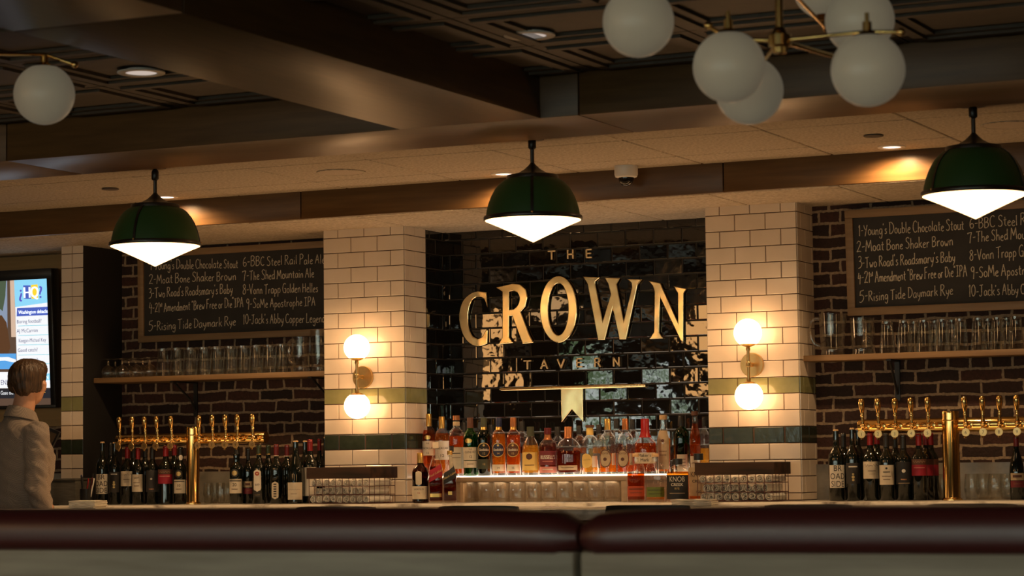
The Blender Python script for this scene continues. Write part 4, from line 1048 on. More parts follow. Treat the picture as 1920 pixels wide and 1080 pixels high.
def bottle(name, label, cx, top, w, Y, zb, prof, gm, tops=(), fill=None, labels=(), rz=None, sy=1.0, sq=0.0, group=None, basepx=None):
    mid = at(cx, (top+900)/2, Y=Y); X = mid.x
    zt = at(cx, top, Y=Y).z; H = zt-zb; R_ = w/2/ppm((X, Y, zb+H/2))
    if rz is None: rz = math.radians(20)+RND.uniform(-.12, .12)
    root = thing(name, label, 'bottle', (X, Y, zb), group, rz, local=True)
    P = [(r*R_, h*H) for r, h in prof]
    ptop = P[-1][1]
    MB().lathe(P+[(P[-1][0]*.8, ptop), (P[-1][0]*.75, ptop-.01)], 28, sy=sy, square=sq).build('glass_body', gm, root, local=True)
    def rad(z):
        for (r0, z0), (r1, z1) in zip(P[1:-1], P[2:]):
            if z0 <= z <= z1 and z1 > z0: return r0+(r1-r0)*(z-z0)/(z1-z0)
        return P[-1][0]
    if fill:
        lm, lev = fill; zl = lev*H
        Q = [(.0001, .012)]+[(max(.001, r*.93), max(z, .012)) for r, z in P[2:] if z < zl]+[(rad(zl)*.93, zl), (.0001, zl)]
        MB().lathe(Q, 24, sy=sy, square=sq).build('liquid', lm, root, local=True)
    for kind, h0, h1, m_, rf in tops:
        r0, r1 = rad(min(h0*H, ptop))*rf, (rad(min(h1*H, ptop))*rf if h1*H < ptop else P[-1][0]*rf)
        steps = [(r0, h0*H)]+[(rad(z)*rf, z) for r, z in P if h0*H < z < min(h1*H, ptop)-.001]+[(r1, h1*H-.002), (r1*.9, h1*H), (.0001, h1*H)]
        MB().lathe(steps, 22, sy=(sy+1)/2 if sy < 1 else 1).build(kind, m_, root, local=True)
    for yt, yb, half, m_, shape, texts in labels:
        z1, z0 = at(cx, yt, Y=Y-R_).z-zb, at(cx, yb, Y=Y-R_).z-zb
        hz, cz_ = (z1-z0)/2, (z0+z1)/2; hu = math.radians(half)
        off0 = 0.0
        if isinstance(shape, tuple): shape, off0 = shape[0], math.radians(shape[1])
        p_ = 2+sq*6
        def S(t, z, e):
            k = 1/((abs(math.cos(t))**p_+abs(math.sin(t))**p_)**(1/p_)) if sq else 1
            r = (max(rad(max(z, .004)), .001)*k)
            return Vector(((r+e)*math.sin(t), -(r*sy+e)*math.cos(t), z))
        nz, nu = (14, 12) if shape != 'rect' else (5, 12)
        mb = MB(); vs_ = []
        for j in range(nz+1):
            v = -1+2*j/nz
            ww = 1.0 if shape in ('rect', 'diag') else math.sqrt(max(0, 1-v*v)) if shape == 'oval' else min(1, math.sqrt(max(0, 1-max(0, (abs(v)-.7)/.3)**2)))
            for i in range(nu+1):
                u = -1+2*i/nu
                zz = cz_+hz*v+(u*hz*.62 if shape == 'diag' else 0)*1.0
                vs_.append(S(off0+u*hu*ww, zz, .0007))
        fs = [(j*(nu+1)+i, j*(nu+1)+i+1, (j+1)*(nu+1)+i+1, (j+1)*(nu+1)+i) for j in range(nz) for i in range(nu)]
        mb.add(vs_, fs, 0, True)
        lb = mb.build('label', m_, root, local=True)
        for t in texts:
            s, ty, th, tm = t[:4]; sx = t[4] if len(t) > 4 else 1.0; bold = t[5] if len(t) > 5 else 0
            zc = at(cx, ty, Y=Y-R_).z-zb; h = th/ppm((X, Y-R_, zb+zc)); mbt = MB()
            if s == '@disc':
                vs2 = []
                for j in range(9):
                    v = -1+j/4; ww = math.sqrt(max(0, 1-v*v))
                    vs2 += [S(off0+(i/3-1)*ww*h/2/R_, zc+v*h/2, .0014) for i in range(7)]
                mbt.add(vs2, [(j*7+i, j*7+i+1, j*7+i+8, j*7+i+7) for j in range(8) for i in range(6)])
            elif s == '@bar':
                vs2 = [S(off0+hu*sx*(i/7-1), zc+q*h/2, .0014) for i in range(15) for q in (-1, 1)]
                mbt.add(vs2, [(2*i, 2*i+2, 2*i+3, 2*i+1) for i in range(14)])
            elif s == '@wave':        # illegible script: a looping pen line
                vs2 = []; n_ = 40; wv = hu*R_*sx
                for i in range(n_+1):
                    q = i/n_; xx = -wv+2*wv*q+.10*h*math.sin(q*38); zz = zc+.42*h*math.sin(q*31+1)*(.55+.45*math.sin(q*11))
                    vs2 += [S(off0+xx/R_, zz-.05*h, .0014), S(off0+xx/R_, zz+.09*h, .0014)]
                mbt.add(vs2, [(2*i, 2*i+2, 2*i+3, 2*i+1) for i in range(n_)])
            elif s == '@ring':
                n_ = 28; vs2 = []
                for i in range(n_):
                    ca, sa = math.cos(i*2*PI/n_), math.sin(i*2*PI/n_)
                    for q in (.97, .86): vs2.append(S(off0+ca*hu*q, cz_+sa*hz*q, .0014))
                mbt.add(vs2, [(2*i, 2*i+1, (2*i+3) % (2*n_), (2*i+2) % (2*n_)) for i in range(n_)])
            else:
                sh = .62*hz/(hu*R_) if shape == 'diag' else 0
                flat_text(mbt, s, 0, zc, h, 0, sx=sx, fn=lambda a, b: S(off0+a/R_, b, .0014), shear=sh, bold=bold)
            mbt.build('lettering' if not s.startswith('@') else 'label_emblem', tm, lb, local=True)
    return root

# ---- wine on the back counter, first taps
WG = 'wine bottles under the first taps'
FC = lambda h0=.955, h1=1.0: ('cork', h0, h1, cork, .92)
def foil(m_, h0=.79, nm='capsule'): return (nm, h0, 1.0, m_, 1.05)
def wine(label, cx, top, w, Y, tops, labels, prof=BORD, rz=None, group=WG):
    return bottle('wine_bottle', label, cx, top, w, Y, CTR, prof, wine_glass, tops, None, labels, rz, group=group)
YA = -.105
wine('corked dark wine bottle with white label in broken black capitals, beside the pens', 192, 828, 24, YA, [FC(.935)], [(889, 926, 66, white_label, 'rect', [('BR', 894, 10, ink, .85), ('OAD', 906.5, 10, ink, .85), ('SIDE', 919, 10, ink, .85)])])
wine('dark wine bottle standing behind the white lettered bottle near the pens', 207, 830, 22, YA+.13, [foil(black_foil)], [])
wine('corked dark wine bottle with charcoal label and small gold figure under the first tap', 215, 829, 22, YA, [FC(.935)], [(885, 923, 62, dark_label, 'rect', [('@bar', 889, 2, white_ink, .5), ('@disc', 904, 3.6, gold_ink), ('@disc', 908.5, 5, gold_ink), ('@disc', 913.5, 4, gold_ink)])])
wine('red topped wine bottle with wide cream script label under the second and third taps', 239, 838, 25, YA, [foil(red_foil, .80)], [(883.5, 911.5, 68, cream_label, 'rect', [('@wave', 890, 4.5, brown_label, .75), ('@bar', 899, .8, brown_label, .4), ('@wave', 904, 2, brown_label, .3)])])
wine('red topped wine bottle with lower cream label overlapping the script labelled bottle', 259, 840, 23, YA-.01, [foil(red_foil, .80)], [(889.5, 922, 62, cream_label, 'rect', [('@wave', 896, 5, ink, .4), ('@bar', 905, .8, brown_label, .5), ('@bar', 911, 1, brown_label, .4)])])
wine('dark wine bottle behind the two cream labelled bottles under the first taps', 250, 836, 22, YA+.15, [foil(black_foil)], [])
wine('black topped wine bottle with near black label and one white dot, under the third tap', 286, 838, 24, YA, [foil(black_foil)], [(882, 922, 66, dark_label, 'rect', [('@disc', 898, 4, white_ink), ('@bar', 917, 1.6, copper_foil, .35)])])
wine('dark wine bottle behind the bottle with the white dot label', 272, 834, 22, YA+.15, [foil(black_foil)], [])
wine('red topped wine bottle with bright red band label under the fourth tap', 311, 836, 29, YA, [foil(red_foil, .82)], [(880, 889.5, 70, brown_label, 'rect', [('@wave', 885, 4, tan_label, .7)]), (889.5, 907, 70, red_label, 'rect', [('@bar', 893, 1.4, pink_label, .6)])])
wine('red topped wine bottle standing behind the red band bottle by the brass column', 327, 834, 24, YA+.14, [foil(red_foil, .82)], [])
wine('black port bottle with number 10 on cream label beside the first brass column', 338.5, 838, 24, YA+.01, [foil(black_foil, .86)], [(881, 896, 34, dark_label, 'oval', [('@disc', 888.5, 9, gold_ink)]), (899.5, 925, 66, cream_label, 'rect', [('@bar', 902.5, 1.6, ink, .8), ('10', 910, 5.5, ink), ('@bar', 917, 1, brown_label, .4)]), (853, 863, 40, white_label, ('oval', 25), [])], PORT)
# ---- beyond the first column
wine('black port bottle with number 20 on cream label, beyond the first brass column', 443.5, 836, 26, YA+.0, [foil(black_foil, .86)], [(879, 895, 34, dark_label, 'oval', [('@disc', 887, 10, gold_ink)]), (898, 925, 68, cream_label, 'rect', [('@bar', 901.5, 1.8, ink, .8), ('20', 908.5, 6, ink), ('@bar', 917, 1, brown_label, .4)])], PORT)
wine('slim dark wine bottle with small tan label above a dark red one', 465.5, 840, 19, YA+.05, [foil(black_foil)], [(902.5, 914, 52, tan_label, 'rect', [('@bar', 908, 4, brown_label, .5)]), (915.5, 926, 56, maroon_label, 'rect', [('@wave', 920, 3, copper_foil, .5)])])
wine('dark wine bottle with tall rounded white label and small red emblem', 485.5, 834, 25, YA-.01, [('capsule', .84, 1.0, green_foil, 1.05), ('neck_ring', .835, .85, gold_foil, 1.1)], [(880, 922, 34, white_label, 'round', [('@disc', 888, 8, red_ink), ('@disc', 888, 3.5, gold_ink), ('@wave', 909, 6, navy_label, .6)]), (924, 932, 40, dark_label, 'rect', [('@wave', 928, 3, gold_ink, .6)])])
wine('dark wine bottle with green capsule behind the tall rounded label bottle', 503, 834, 24, YA+.13, [('capsule', .84, 1.0, green_foil, 1.05), ('neck_ring', .835, .85, gold_foil, 1.1)], [])
wine('dark wine bottle with maroon capsule and narrow upright label', 518, 833, 25, YA, [('capsule', .80, 1.0, maroon_foil, 1.05), ('neck_ring', .80, .815, cream_label, 1.1)], [(903, 936, 30, cream_label, 'round', [('@bar', y_, 2.2, ink, .42) for y_ in (908, 912.5, 917, 921.5, 926, 930.5)])])
wine('dark wine bottle with maroon capsule behind the narrow and wide cream labelled bottles', 538, 834, 24, YA+.13, [('capsule', .80, 1.0, maroon_foil, 1.05), ('neck_ring', .80, .815, cream_label, 1.1)], [])
wine('corked dark wine bottle with wide cream label beside the first towel basket', 554.5, 826, 30, YA-.01, [FC(.93)], [(904.5, 937, 66, cream_label, 'rect', [('@wave', 918, 3, brown_label, .7), ('@bar', 926, .7, brown_label, .35)])], BURG)
wine('corked dark wine bottle behind the wide cream labelled bottle and the first basket', 572, 826, 25, YA+.13, [FC(.93)], [])
wine('red topped wine bottle with pale label edge, partly behind the first towel basket', 581.5, 824, 27, YA+.06, [foil(red_foil, .82)], [(876, 930, 66, white_label, 'rect', [])])
wine('slim red topped wine bottle half hidden behind the first basket', 599, 823, 20, YA+.16, [foil(red_foil, .82)], [])
wine('corked dark wine bottle against the edge of the first tiled pillar', 610, 819, 18, YA+.22, [FC(.93)], [])
# ---- second taps
WG2 = 'wine bottles under the second taps'
def wine2(*a, **k): return wine(*a, group=WG2, **k)
YB = -.11
wine2('corked dark wine bottle with white label in broken black capitals, beside the second pillar', 1568, 805, 30, YB, [FC(.935)], [(872, 914.5, 66, white_label, 'rect', [('BR', 877.5, 11.5, ink, .85), ('OAD', 892.5, 11.5, ink, .85), ('SIDE', 907, 11.5, ink, .85)])])
wine2('dark wine bottle standing behind the white lettered bottle near the second pillar', 1582, 812, 27, YB+.14, [foil(black_foil)], [])
wine2('corked dark wine bottle with charcoal label and small gold figure, second from the tiled pillar', 1598.5, 802, 27, YB, [FC(.935)], [(868, 907, 64, dark_label, 'rect', [('@bar', 875, 2.4, white_ink, .55), ('@disc', 889, 4, gold_ink), ('@disc', 894.5, 5.5, gold_ink), ('@disc', 900, 4.5, gold_ink)])])
wine2('corked dark wine bottle behind the charcoal labelled bottle with the gold figure', 1609, 803, 25, YB+.19, [FC(.935)], [])
wine2('red topped wine bottle with wide cream script label under the second taps', 1632, 812, 31, YB, [foil(red_foil, .82)], [(865.5, 897.5, 68, cream_label, 'rect', [('@wave', 873, 5, brown_label, .75), ('@bar', 883, .9, brown_label, .4), ('@wave', 889, 2.2, brown_label, .3)])])
wine2('red topped wine bottle standing behind the cream script bottle under the second taps', 1645, 810, 28, YB+.15, [foil(red_foil, .82)], [])
wine2('black topped wine bottle with lower cream label and small emblem under the third right tap', 1662, 812, 29, YB-.01, [foil(black_foil)], [(872, 909, 64, cream_label, 'rect', [('@disc', 878, 4, ink), ('@bar', 885, 1.6, ink, .4), ('@bar', 893, .9, brown_label, .55), ('@bar', 899, 1, brown_label, .4)])])
wine2('broad shouldered black wine bottle with black label and one white dot', 1694, 815, 30, YB, [foil(black_foil)], [(866, 908, 68, black_label, 'rect', [('@disc', 883, 7, white_ink), ('@bar', 899, 2.2, copper_foil, .3), ('@bar', 906, 1, tan_label, .6)])])
wine2('black topped wine bottle behind the white dot bottle under the second taps', 1679, 813, 26, YB+.16, [foil(black_foil)], [])
wine2('red topped wine bottle with bright red band label, foremost beside the thick brass column', 1723, 813, 29, YB, [foil(red_foil, .82)], [(861, 871.5, 70, brown_label, 'rect', [('@wave', 866, 5, tan_label, .7)]), (871.5, 892, 70, red_label, 'rect', [('@bar', 877, 1.8, pink_label, .6)])])
wine2('red topped wine bottle with red band label, middle of three beside the thick brass column', 1736.5, 812, 28, YB+.09, [foil(red_foil, .82)], [(861, 871.5, 70, brown_label, 'rect', []), (871.5, 892, 70, red_label, 'rect', [])])
wine2('red topped wine bottle with red band label, hindmost and nearest the thick brass column', 1746, 812, 27, YB+.17, [foil(red_foil, .82)], [(861, 871.5, 70, brown_label, 'rect', []), (871.5, 892, 70, red_label, 'rect', [])])
wine2('slope shouldered dark wine bottle with tan label, beyond the tumblers at the picture edge', 1906, 818, 28, YB+.03, [foil(maroon_foil, .84)], [(887, 900.5, 58, tan_label, 'rect', [('@bar', 893, 5, brown_label, .6)]), (901.5, 914, 60, maroon_label, 'rect', [('@wave', 907, 4, copper_foil, .5)])], prof=BURG)
# ---- stemless tumblers behind the taps
TUM = [(.0001, .0), (.024, .0), (.030, .006), (.038, .035), (.039, .055), (.034, .100), (.0325, .112), (.0315, .112), (.037, .055), (.028, .009), (.0001, .006)]
tm0 = None
for grp, lab, lst in (('tumblers by the first column', 'small clear tumbler between first brass column and port bottle, %s from the column', [(391.5, .03), (403, .10), (414.5, .03), (425.5, .10)]),
                      ('tumblers by the second column', 'clear stemless tumbler beyond the thick brass column, %s from the column', [(1823, .0), (1844, .08), (1866, .0), (1890, .08)]),
                      ('tumblers by the second column', 'clear stemless tumbler between the red band bottles and the thick brass column', [(1767, .14)])):
    for k, (px, hh) in enumerate(lst):
        yy = hh
        X = at(px, 915, Y=yy).x; lb = lab % ORD[k] if '%' in lab else lab
        sc = (.78 if px < 1000 else .98, .78 if px < 1000 else .98, .98 if px < 1000 else 1.05)
        if tm0 is None:
            tm0 = thing('stemless_tumbler', lb, 'glass', (X, yy, CTR), grp, local=True); lath('body', TUM, clear, tm0); lath('thick_base', [(.0001, .001), (.026, .002), (.030, .010), (.0001, .009)], crystal, tm0); c = tm0
        else:
            c = copy_tree(tm0); c.location = (X, yy, CTR); tag(c, lb, 'glass', grp)
        c.scale = sc

# ------------------------------------------------------------------ lit riser with the crystal glasses inside
RZ = 1.198; RX0, RX1 = .787, 1.693
root = thing('bottle_riser', 'wooden bottle riser with glowing top and open compartment of crystal glasses', 'riser', ((RX0+RX1)/2, .1, CTR))
MB().bbox(RX0, RX1, -.02, .12, RZ-.030, RZ-.007, .002).build('top_board', riser_wood, root)
mb = MB(); mb.bbox(XB+.012, XE-.012, .12, YD-.02, RZ-.030, RZ-.007, .002); mb.box(XB+.02, XE-.02, .13, .145, CTR, RZ-.03); mb.build('rear_step', riser_wood, root)
for a, b in ((RX0, RX0+.018), (RX1-.030, RX1)): MB().bbox(a, b, -.018, .13, CTR+.0005, RZ-.03, .0015).build('side_panel', riser_wood, root)
MB().box(RX0+.004, RX1-.004, .112, .128, CTR+.001, RZ-.03).build('back_panel', riser_wood, root)
MB().bbox(RX0, RX1, -.021, .12, RZ-.007, RZ, .001, 1).bbox(XB+.012, XE-.012, .12, YD-.02, RZ-.007, RZ, .001, 1).build('lit_panel', riser_glow, root)
CRY = [(.0001, .0), (.034, .0), (.037, .004), (.0385, .05), (.041, .094), (.040, .095), (.038, .094), (.0355, .05), (.034, .016), (.0001, .014)]
def rocks():
    mb = MB(); seg = 32; prof = []
    vs_ = []
    for j in range(15):
        z = .002+j*.0069; base = .036+.0052*z/.095
        for i in range(seg):
            a = 2*PI*i/seg
            r = base+(.0022 if (i+j) % 2 else -.0018)*(1 if j < 9 else .0) + (.0009*math.cos(8*a) if j >= 9 else 0)
            vs_.append((r*math.cos(a), r*math.sin(a), z))
    mb.add(vs_, [(j*seg+i, j*seg+(i+1) % seg, (j+1)*seg+(i+1) % seg, (j+1)*seg+i) for j in range(14) for i in range(seg)], 0, False)
    mb.lathe([(.0001, .002), (.036, .002)], seg); mb.lathe([(.041, .0985), (.0375, .0985), (.034, .02), (.0001, .018)], seg)
    return mb
rk0 = None
for k in range(10):
    px = 881.5+k*29.7; X = at(px, 925, Y=.035).x
    lb = 'cut crystal rocks glass inside the riser, %s from the square black labelled bottle' % ORD[k]
    if rk0 is None:
        rk0 = thing('rocks_glass', lb, 'glass', (X, .035, CTR+.0005), 'crystal glasses in the riser', local=True)
        rocks().build('cut_body', crystal, rk0, local=True, sharp=6); lath('solid_base', [(.0001, .003), (.033, .003), (.033, .014), (.0001, .0135)], clear, rk0)
    else:
        c = copy_tree(rk0); c.location = (X, .035, CTR+.0005); c.rotation_euler = (0, 0, RND.uniform(0, 3)); tag(c, lb, 'glass')

# ------------------------------------------------------------------ spirits
LG = 'spirit bottles on and around the lit riser'
def spirit_b(label, cx, top, w, Y, zb, prof, gm, tops, fill, labels, **k):
    return bottle('liquor_bottle', label, cx, top, w, Y, zb, prof, gm, tops, fill, labels, group=LG, **k)
S_ = spirit_b; YF = .035; YK = .17
S_('gold necked whisky bottle with plain cream label, against the first tiled pillar on riser', 804.5, 776, 25, YK, RZ, SHOU, clear, [('cap', .80, 1.0, gold_foil, 1.08)], (deep_amber, .74), [(826.5, 854, 70, white_label, 'rect', [('THE', 831, 2.4, ink), ('MACALLAN', 840, 4.2, ink, .8), ('12', 849, 4, ink)]), (816, 824, 30, gold_foil, 'oval', [])])
S_('gold necked whisky bottle with number 12 on cream label, behind the square bottles', 829, 781, 27, YK-.01, RZ, SHOU, clear, [('cap', .80, 1.0, gold_foil, 1.08)], (amber, .72), [(826.5, 862, 68, white_label, 'rect', [('MACALLAN', 840, 4.2, ink, .8), ('12', 854, 6, ink)])])
S_('whisky bottle with round neck medallion and tall yellow label with black corner', 856, 779, 29, YF+.03, RZ, SHOU, clear, [('cork', .92, 1.0, copper_foil, 1.15), ('neck_medallion', .83, .90, tan_label, 1.1)], (red_amber, .66), [(838.5, 879, 64, cream_label, 'rect', [('@bar', 850, 1.4, ink, .5), ('@bar', 858, .8, brown_label, .5)]), (836, 847, 22, black_label, ('rect', -40), [])])
S_('green whisky bottle with gold medallion above two cream labels', 882, 783, 27, YF, RZ, SHOU, green_glass, [('cap', .82, 1.0, brown_label, 1.06)], (green_glass, .6), [(838.5, 862.5, 70, cream_label, 'rect', [('THE', 842, 2.6, ink), ('GLENLIVET', 847.5, 4.4, ink, .75), ('12', 856, 4.5, ink)]), (864, 877, 66, cream_label, 'rect', [('@bar', 870, 1, brown_label, .4)]), (822, 831, 30, gold_foil, ('oval', -15), [])])
def fid(label, cx, cap, m_, lm, liquid, low, num, gm):
    S_(label, cx, 783, 27, YF, RZ, SHOU, gm, [('cap', .84, 1.0, cap, 1.08), ('cap_band', .79, .84, gold_foil, 1.05)], liquid, [(829.5, 857.5, 56, m_, 'oval', [('@ring', 843, 4, gold_ink), ('@disc', 835, 4, gold_ink), ('Glenfiddich', 843, 5, white_ink, .62, .03), ('%s' % num, 850, 4, gold_ink)]), (low[0], low[1], 62, low[2], 'rect', [(num, (low[0]+low[1])/2, 4, low[3])])])
fid('dark green whisky bottle with round black label ringed in gold', 907.5, dkgreen_label, black_label, None, (dkgreen_glass, .6), (861, 879, dkgreen_label, gold_ink), '12', dkgreen_glass)
fid('blue capped amber whisky bottle with round navy label', 935.5, navy_foil, navy_label, None, (amber, .72), (871, 883.5, cream_label, ink), '14', clear)
fid('copper capped amber whisky bottle with round brown label', 963, copper_foil, brown_label, None, (red_amber, .70), (871, 883.5, cream_label, ink), '15', clear)
S_('round shouldered bourbon bottle with yellow label and dark brown animal mark', 995, 800, 33, YF, RZ, SLOP, clear, [('cap', .80, 1.0, dkgreen_label, 1.08)], (gold_sp, .62), [(848, 882, 60, yellow_label, 'rect', [('@disc', 856, 12, brown_label), ('@bar', 872, 1.2, brown_label, .55)])])
S_('bourbon bottle with maroon label in bold white capitals above a pink strip', 1027.5, 802, 33, YF, RZ, WHIS, clear, [('stopper', .86, 1.0, maroon_foil, 1.15), ('neck_label', .74, .86, copper_foil, 1.05)], (dark_sp, .68), [(845.5, 872, 72, maroon_label, 'rect', [("RUSSELL'S", 857, 7.5, white_ink, .68, .03), ('@bar', 865, 1.4, pink_label, .5)]), (875, 886.5, 70, pink_label, 'rect', [('@bar', 880, 2, cream_label, .5)])])
S_('wide flask shaped bourbon bottle with copper neck and small low label', 1066, 800, 48, YF, RZ, FLSK, clear, [('stopper', .76, 1.0, copper_foil, 1.15)], (dark_sp, .50), [(872.5, 881.5, 48, tan_label, 'rect', [('@bar', 877, 1, brown_label, .6)])], sy=.55)
S_('half empty clear whisky bottle with dark flared stopper and round yellow label', 1106.5, 797, 31, YF, RZ, SHOU, clear, [('stopper', .95, 1.0, brown_label, 1.35), ('neck_band', .80, .95, yellow_label, 1.05)], (gold_sp, .30), [(850, 878, 46, yellow_label, ('oval', -22), [('@wave', 862, 4, brown_label, .7)]), (855, 876, 22, white_label, ('rect', 44), [])])
for cx, lb in ((1140, 'whiskey bottle with round cream crest label, nearer the clear half empty bottle'), (1173, 'whiskey bottle with round cream crest label, nearer the red wax bottle')):
    S_(lb, cx, 785, 32, YF, RZ, WHIS, clear, [('capsule', .80, 1.0, gold_foil if cx < 1150 else copper_foil, 1.06)], (amber if cx < 1150 else red_amber, .38), [(842, 877, 44, tan_label, ('oval', -14), [('@ring', 860, 5, brown_label), ("MICHTER'S", 850, 3.6, brown_label, .8), ('@disc', 861, 7, brown_label)]), (850, 872, 16, cream_label, ('rect', 48), [])])
S_('bourbon bottle with dripping red wax neck and cream label', 1210, 785, 43, YF+.02, RZ, MAKR, clear, [('wax', .66, 1.0, wax_red, 1.12)], (deep_amber, .56), [(848.5, 869, 62, cream_label, 'rect', [("Maker's", 853.5, 6, ink, .95), ('Mark', 862, 6, ink, .95)])])
S_('cork topped whiskey bottle wrapped in tall tan paper label beside the red wax bottle', 1244.5, 778, 27, YK-.02, RZ, TALL, clear, [('cork', .92, 1.0, cork, 1.1)], (amber, .60), [(807, 880, 58, tan_label, 'rect', [('@disc', 826, 6, brown_label), ('@bar', 846, 1, brown_label, .6), ('@bar', 853, 1, brown_label, .5)])])
S_('dark capped spirit bottle with upright cream label behind the black labelled square bottle', 1278, 779, 30, YK, RZ, SHOU, dkgreen_glass, [('cap', .82, 1.0, black_foil, 1.08)], (dkgreen_glass, .5), [(852, 886, 40, cream_label, ('rect', 12), [('@bar', 861, 1, brown_label, .6), ('@bar', 867, 1, brown_label, .6), ('@bar', 873, 1, brown_label, .6)])])
S_('tall bottle with cream neck and dark red spirit near the second tiled pillar', 1303.5, 771, 22, YK-.02, RZ, TALL, clear, [('stopper', .93, 1.0, brown_label, 1.15)], (deep_amber, .80), [(855, 888, 60, cream_label, 'rect', [('@bar', 868, 1.4, brown_label, .6)])])
S_('clear bottle squeezed against the second tiled pillar at the end of the riser', 1321, 783, 18, YK+.05, RZ, SHOU, clear, [('cap', .84, 1.0, black_foil, 1.08)], (gold_sp, .45), [])
# rear row on the riser, seen between the front bottles
for cx, top, m_, lb in ((870, 792, deep_amber, 'between the yellow label and the green bottle'), (921, 796, dark_sp, 'between the green and the blue capped bottles'), (979, 790, dark_sp, 'between copper cap and animal mark bottles'), (1046, 800, dark_sp, 'between the maroon label and the flask'),
                        (1087, 798, amber, 'between the flask and the half empty bottle'), (1124, 796, gold_sp, 'beside the half empty clear bottle'), (1157, 785, dark_sp, 'between the two crest labelled bottles'), (1187, 786, dark_sp, 'between the crest label and the red wax')):
    S_('dark capped spirit bottle in rear row, '+lb, cx, top, 25, .30, RZ, SHOU, clear, [('cap', .82, 1.0, black_foil, 1.08)], (m_, .55), [(850, 878, 60, dark_label, 'rect', [])])
# standing on the counter before the riser
YC = -.16
S_('dark brown whisky bottle with gold neck and oval label, nearest the first pillar', 788, 849, 31, YC, CTR, WHIS, brown_glass, [('capsule', .80, 1.0, gold_foil, 1.06)], (dark_sp, .62), [(883, 910, 22, cream_label, 'round', []), (911.5, 936, 68, cream_label, 'rect', [('LAGAVULIN', 917, 3.4, brown_label, .8), ('16', 924, 4, red_ink)])])
S_('square whisky bottle with slanting red label', 817, 829, 27, YC, CTR, SQUA, clear, [('cap', .90, 1.0, cream_label, 1.2)], (dark_sp, .60), [(876, 898, 50, red_label, 'diag', [('Red Label', 887, 5, gold_ink, .8)]), (925.5, 932, 42, gold_foil, 'rect', [])], sq=.45)
S_('square whisky bottle with slanting black label', 843.5, 845, 26, YC-.015, CTR, SQUA, clear, [('cap', .92, 1.0, gold_foil, 1.15)], (dark_sp, .50), [(880, 902, 50, black_label, 'diag', [('Black Label', 891, 4.6, gold_ink, .75)]), (921.5, 928, 16, gold_foil, 'rect', [])], sq=.45)
S_('flat bourbon bottle with orange band label at the end of the riser', 1192, 850, 34, YC, CTR, KNOB, clear, [('cork', .93, 1.0, cork, 1.0)], (deep_amber, .60), [(911.5, 931, 66, orange_label, 'rect', [('@bar', 917, 1.4, brown_label, .75), ('@bar', 924, 1, brown_label, .6)])], sy=.62)
S_('flat rye bottle with green band label', 1228.5, 850, 36, YC-.01, CTR, KNOB, clear, [('cork', .93, 1.0, cork, 1.0)], (gold_sp, .22), [(913.5, 932, 66, green_label, 'rect', [('@bar', 919, 1.4, dkgreen_label, .75), ('@bar', 926, 1, dkgreen_label, .6)])], sy=.62)
S_('wide amber whiskey bottle with black label and large pale capitals', 1270.5, 860, 44, YC-.01, CTR, KNOB, clear, [('wax_cap', .86, 1.0, black_foil, 1.2)], (amber, .70), [(890.5, 936, 66, black_label, 'rect', [('KNOB', 898, 10, white_ink, .8), ('CREEK', 908.5, 5.5, white_ink, 1.05, .03), ('RYE', 916, 4, gold_ink), ('@bar', 925, 1, tan_label, .6)])], sy=.6)
S_('wide whiskey bottle with cream label and dark capitals, partly behind the second towel basket', 1310, 850, 42, YC+.122, CTR, KNOB, clear, [('wax_cap', .86, 1.0, black_foil, 1.2)], (amber, .70), [(876, 930, 66, tan_label, 'rect', [('KNOB', 889, 10, ink, .8), ('CREEK', 902, 5.5, ink, 1.05, .03), ('100', 922, 5, ink)])], sy=.6)
lamp('riser_fill_light', 'AREA', ((RX0+RX1)/2, .0, RZ-.033), .55, (1.0, .66, .36), shape='RECTANGLE', size=.84, size_y=.02)  # added fill lamp inside the riser to brighten the crystal glasses
# ------------------------------------------------------------------ towel baskets with rolled napkins
wire_m = mat('rusty_wire', (.10, .035, .028), .5, metal=.4)
def roll_mesh(seed):
    r_ = random.Random(seed); mb = MB(); n = 46; inner = []; outer = []
    ph = r_.uniform(0, 6); sq = r_.uniform(.82, .98); turns = 2.35
    for i in range(n):
        t = i/(n-1); a = ph+t*turns*2*PI; r = .0030+.0158*t+.0009*math.sin(3*a+ph)
        inner.append((r*math.cos(a), r*math.sin(a)*sq)); r2 = r+.0022
        outer.append((r2*math.cos(a), r2*math.sin(a)*sq))
    ys = [-.10, -.098, -.03, .04, .10]; vs_ = []
    for j, y in enumerate(ys):
        k = [1.0, 1.02, .97, .98, 1.0][j]
        for i in range(n):
            yy = y+(.004*math.sin(i*.5+seed) if j == 0 else 0)
            vs_.append((inner[i][0]*k, yy, inner[i][1]*k)); vs_.append((outer[i][0]*k, yy, outer[i][1]*k))
    m = 2*n; fs = []
    for j in range(len(ys)-1):
        for i in range(n-1):
            fs.append((j*m+2*i+1, (j+1)*m+2*i+1, (j+1)*m+2*i+3, j*m+2*i+3)); fs.append((j*m+2*i, j*m+2*i+2, (j+1)*m+2*i+2, (j+1)*m+2*i))
        for e in (0, n-1): fs.append((j*m+2*e, (j+1)*m+2*e, (j+1)*m+2*e+1, j*m+2*e+1))
    for i in range(n-1): fs.append((2*i, 2*i+1, 2*i+3, 2*i+2))
    mb.add(vs_, fs, 0, True)
    return mb
rolls = []
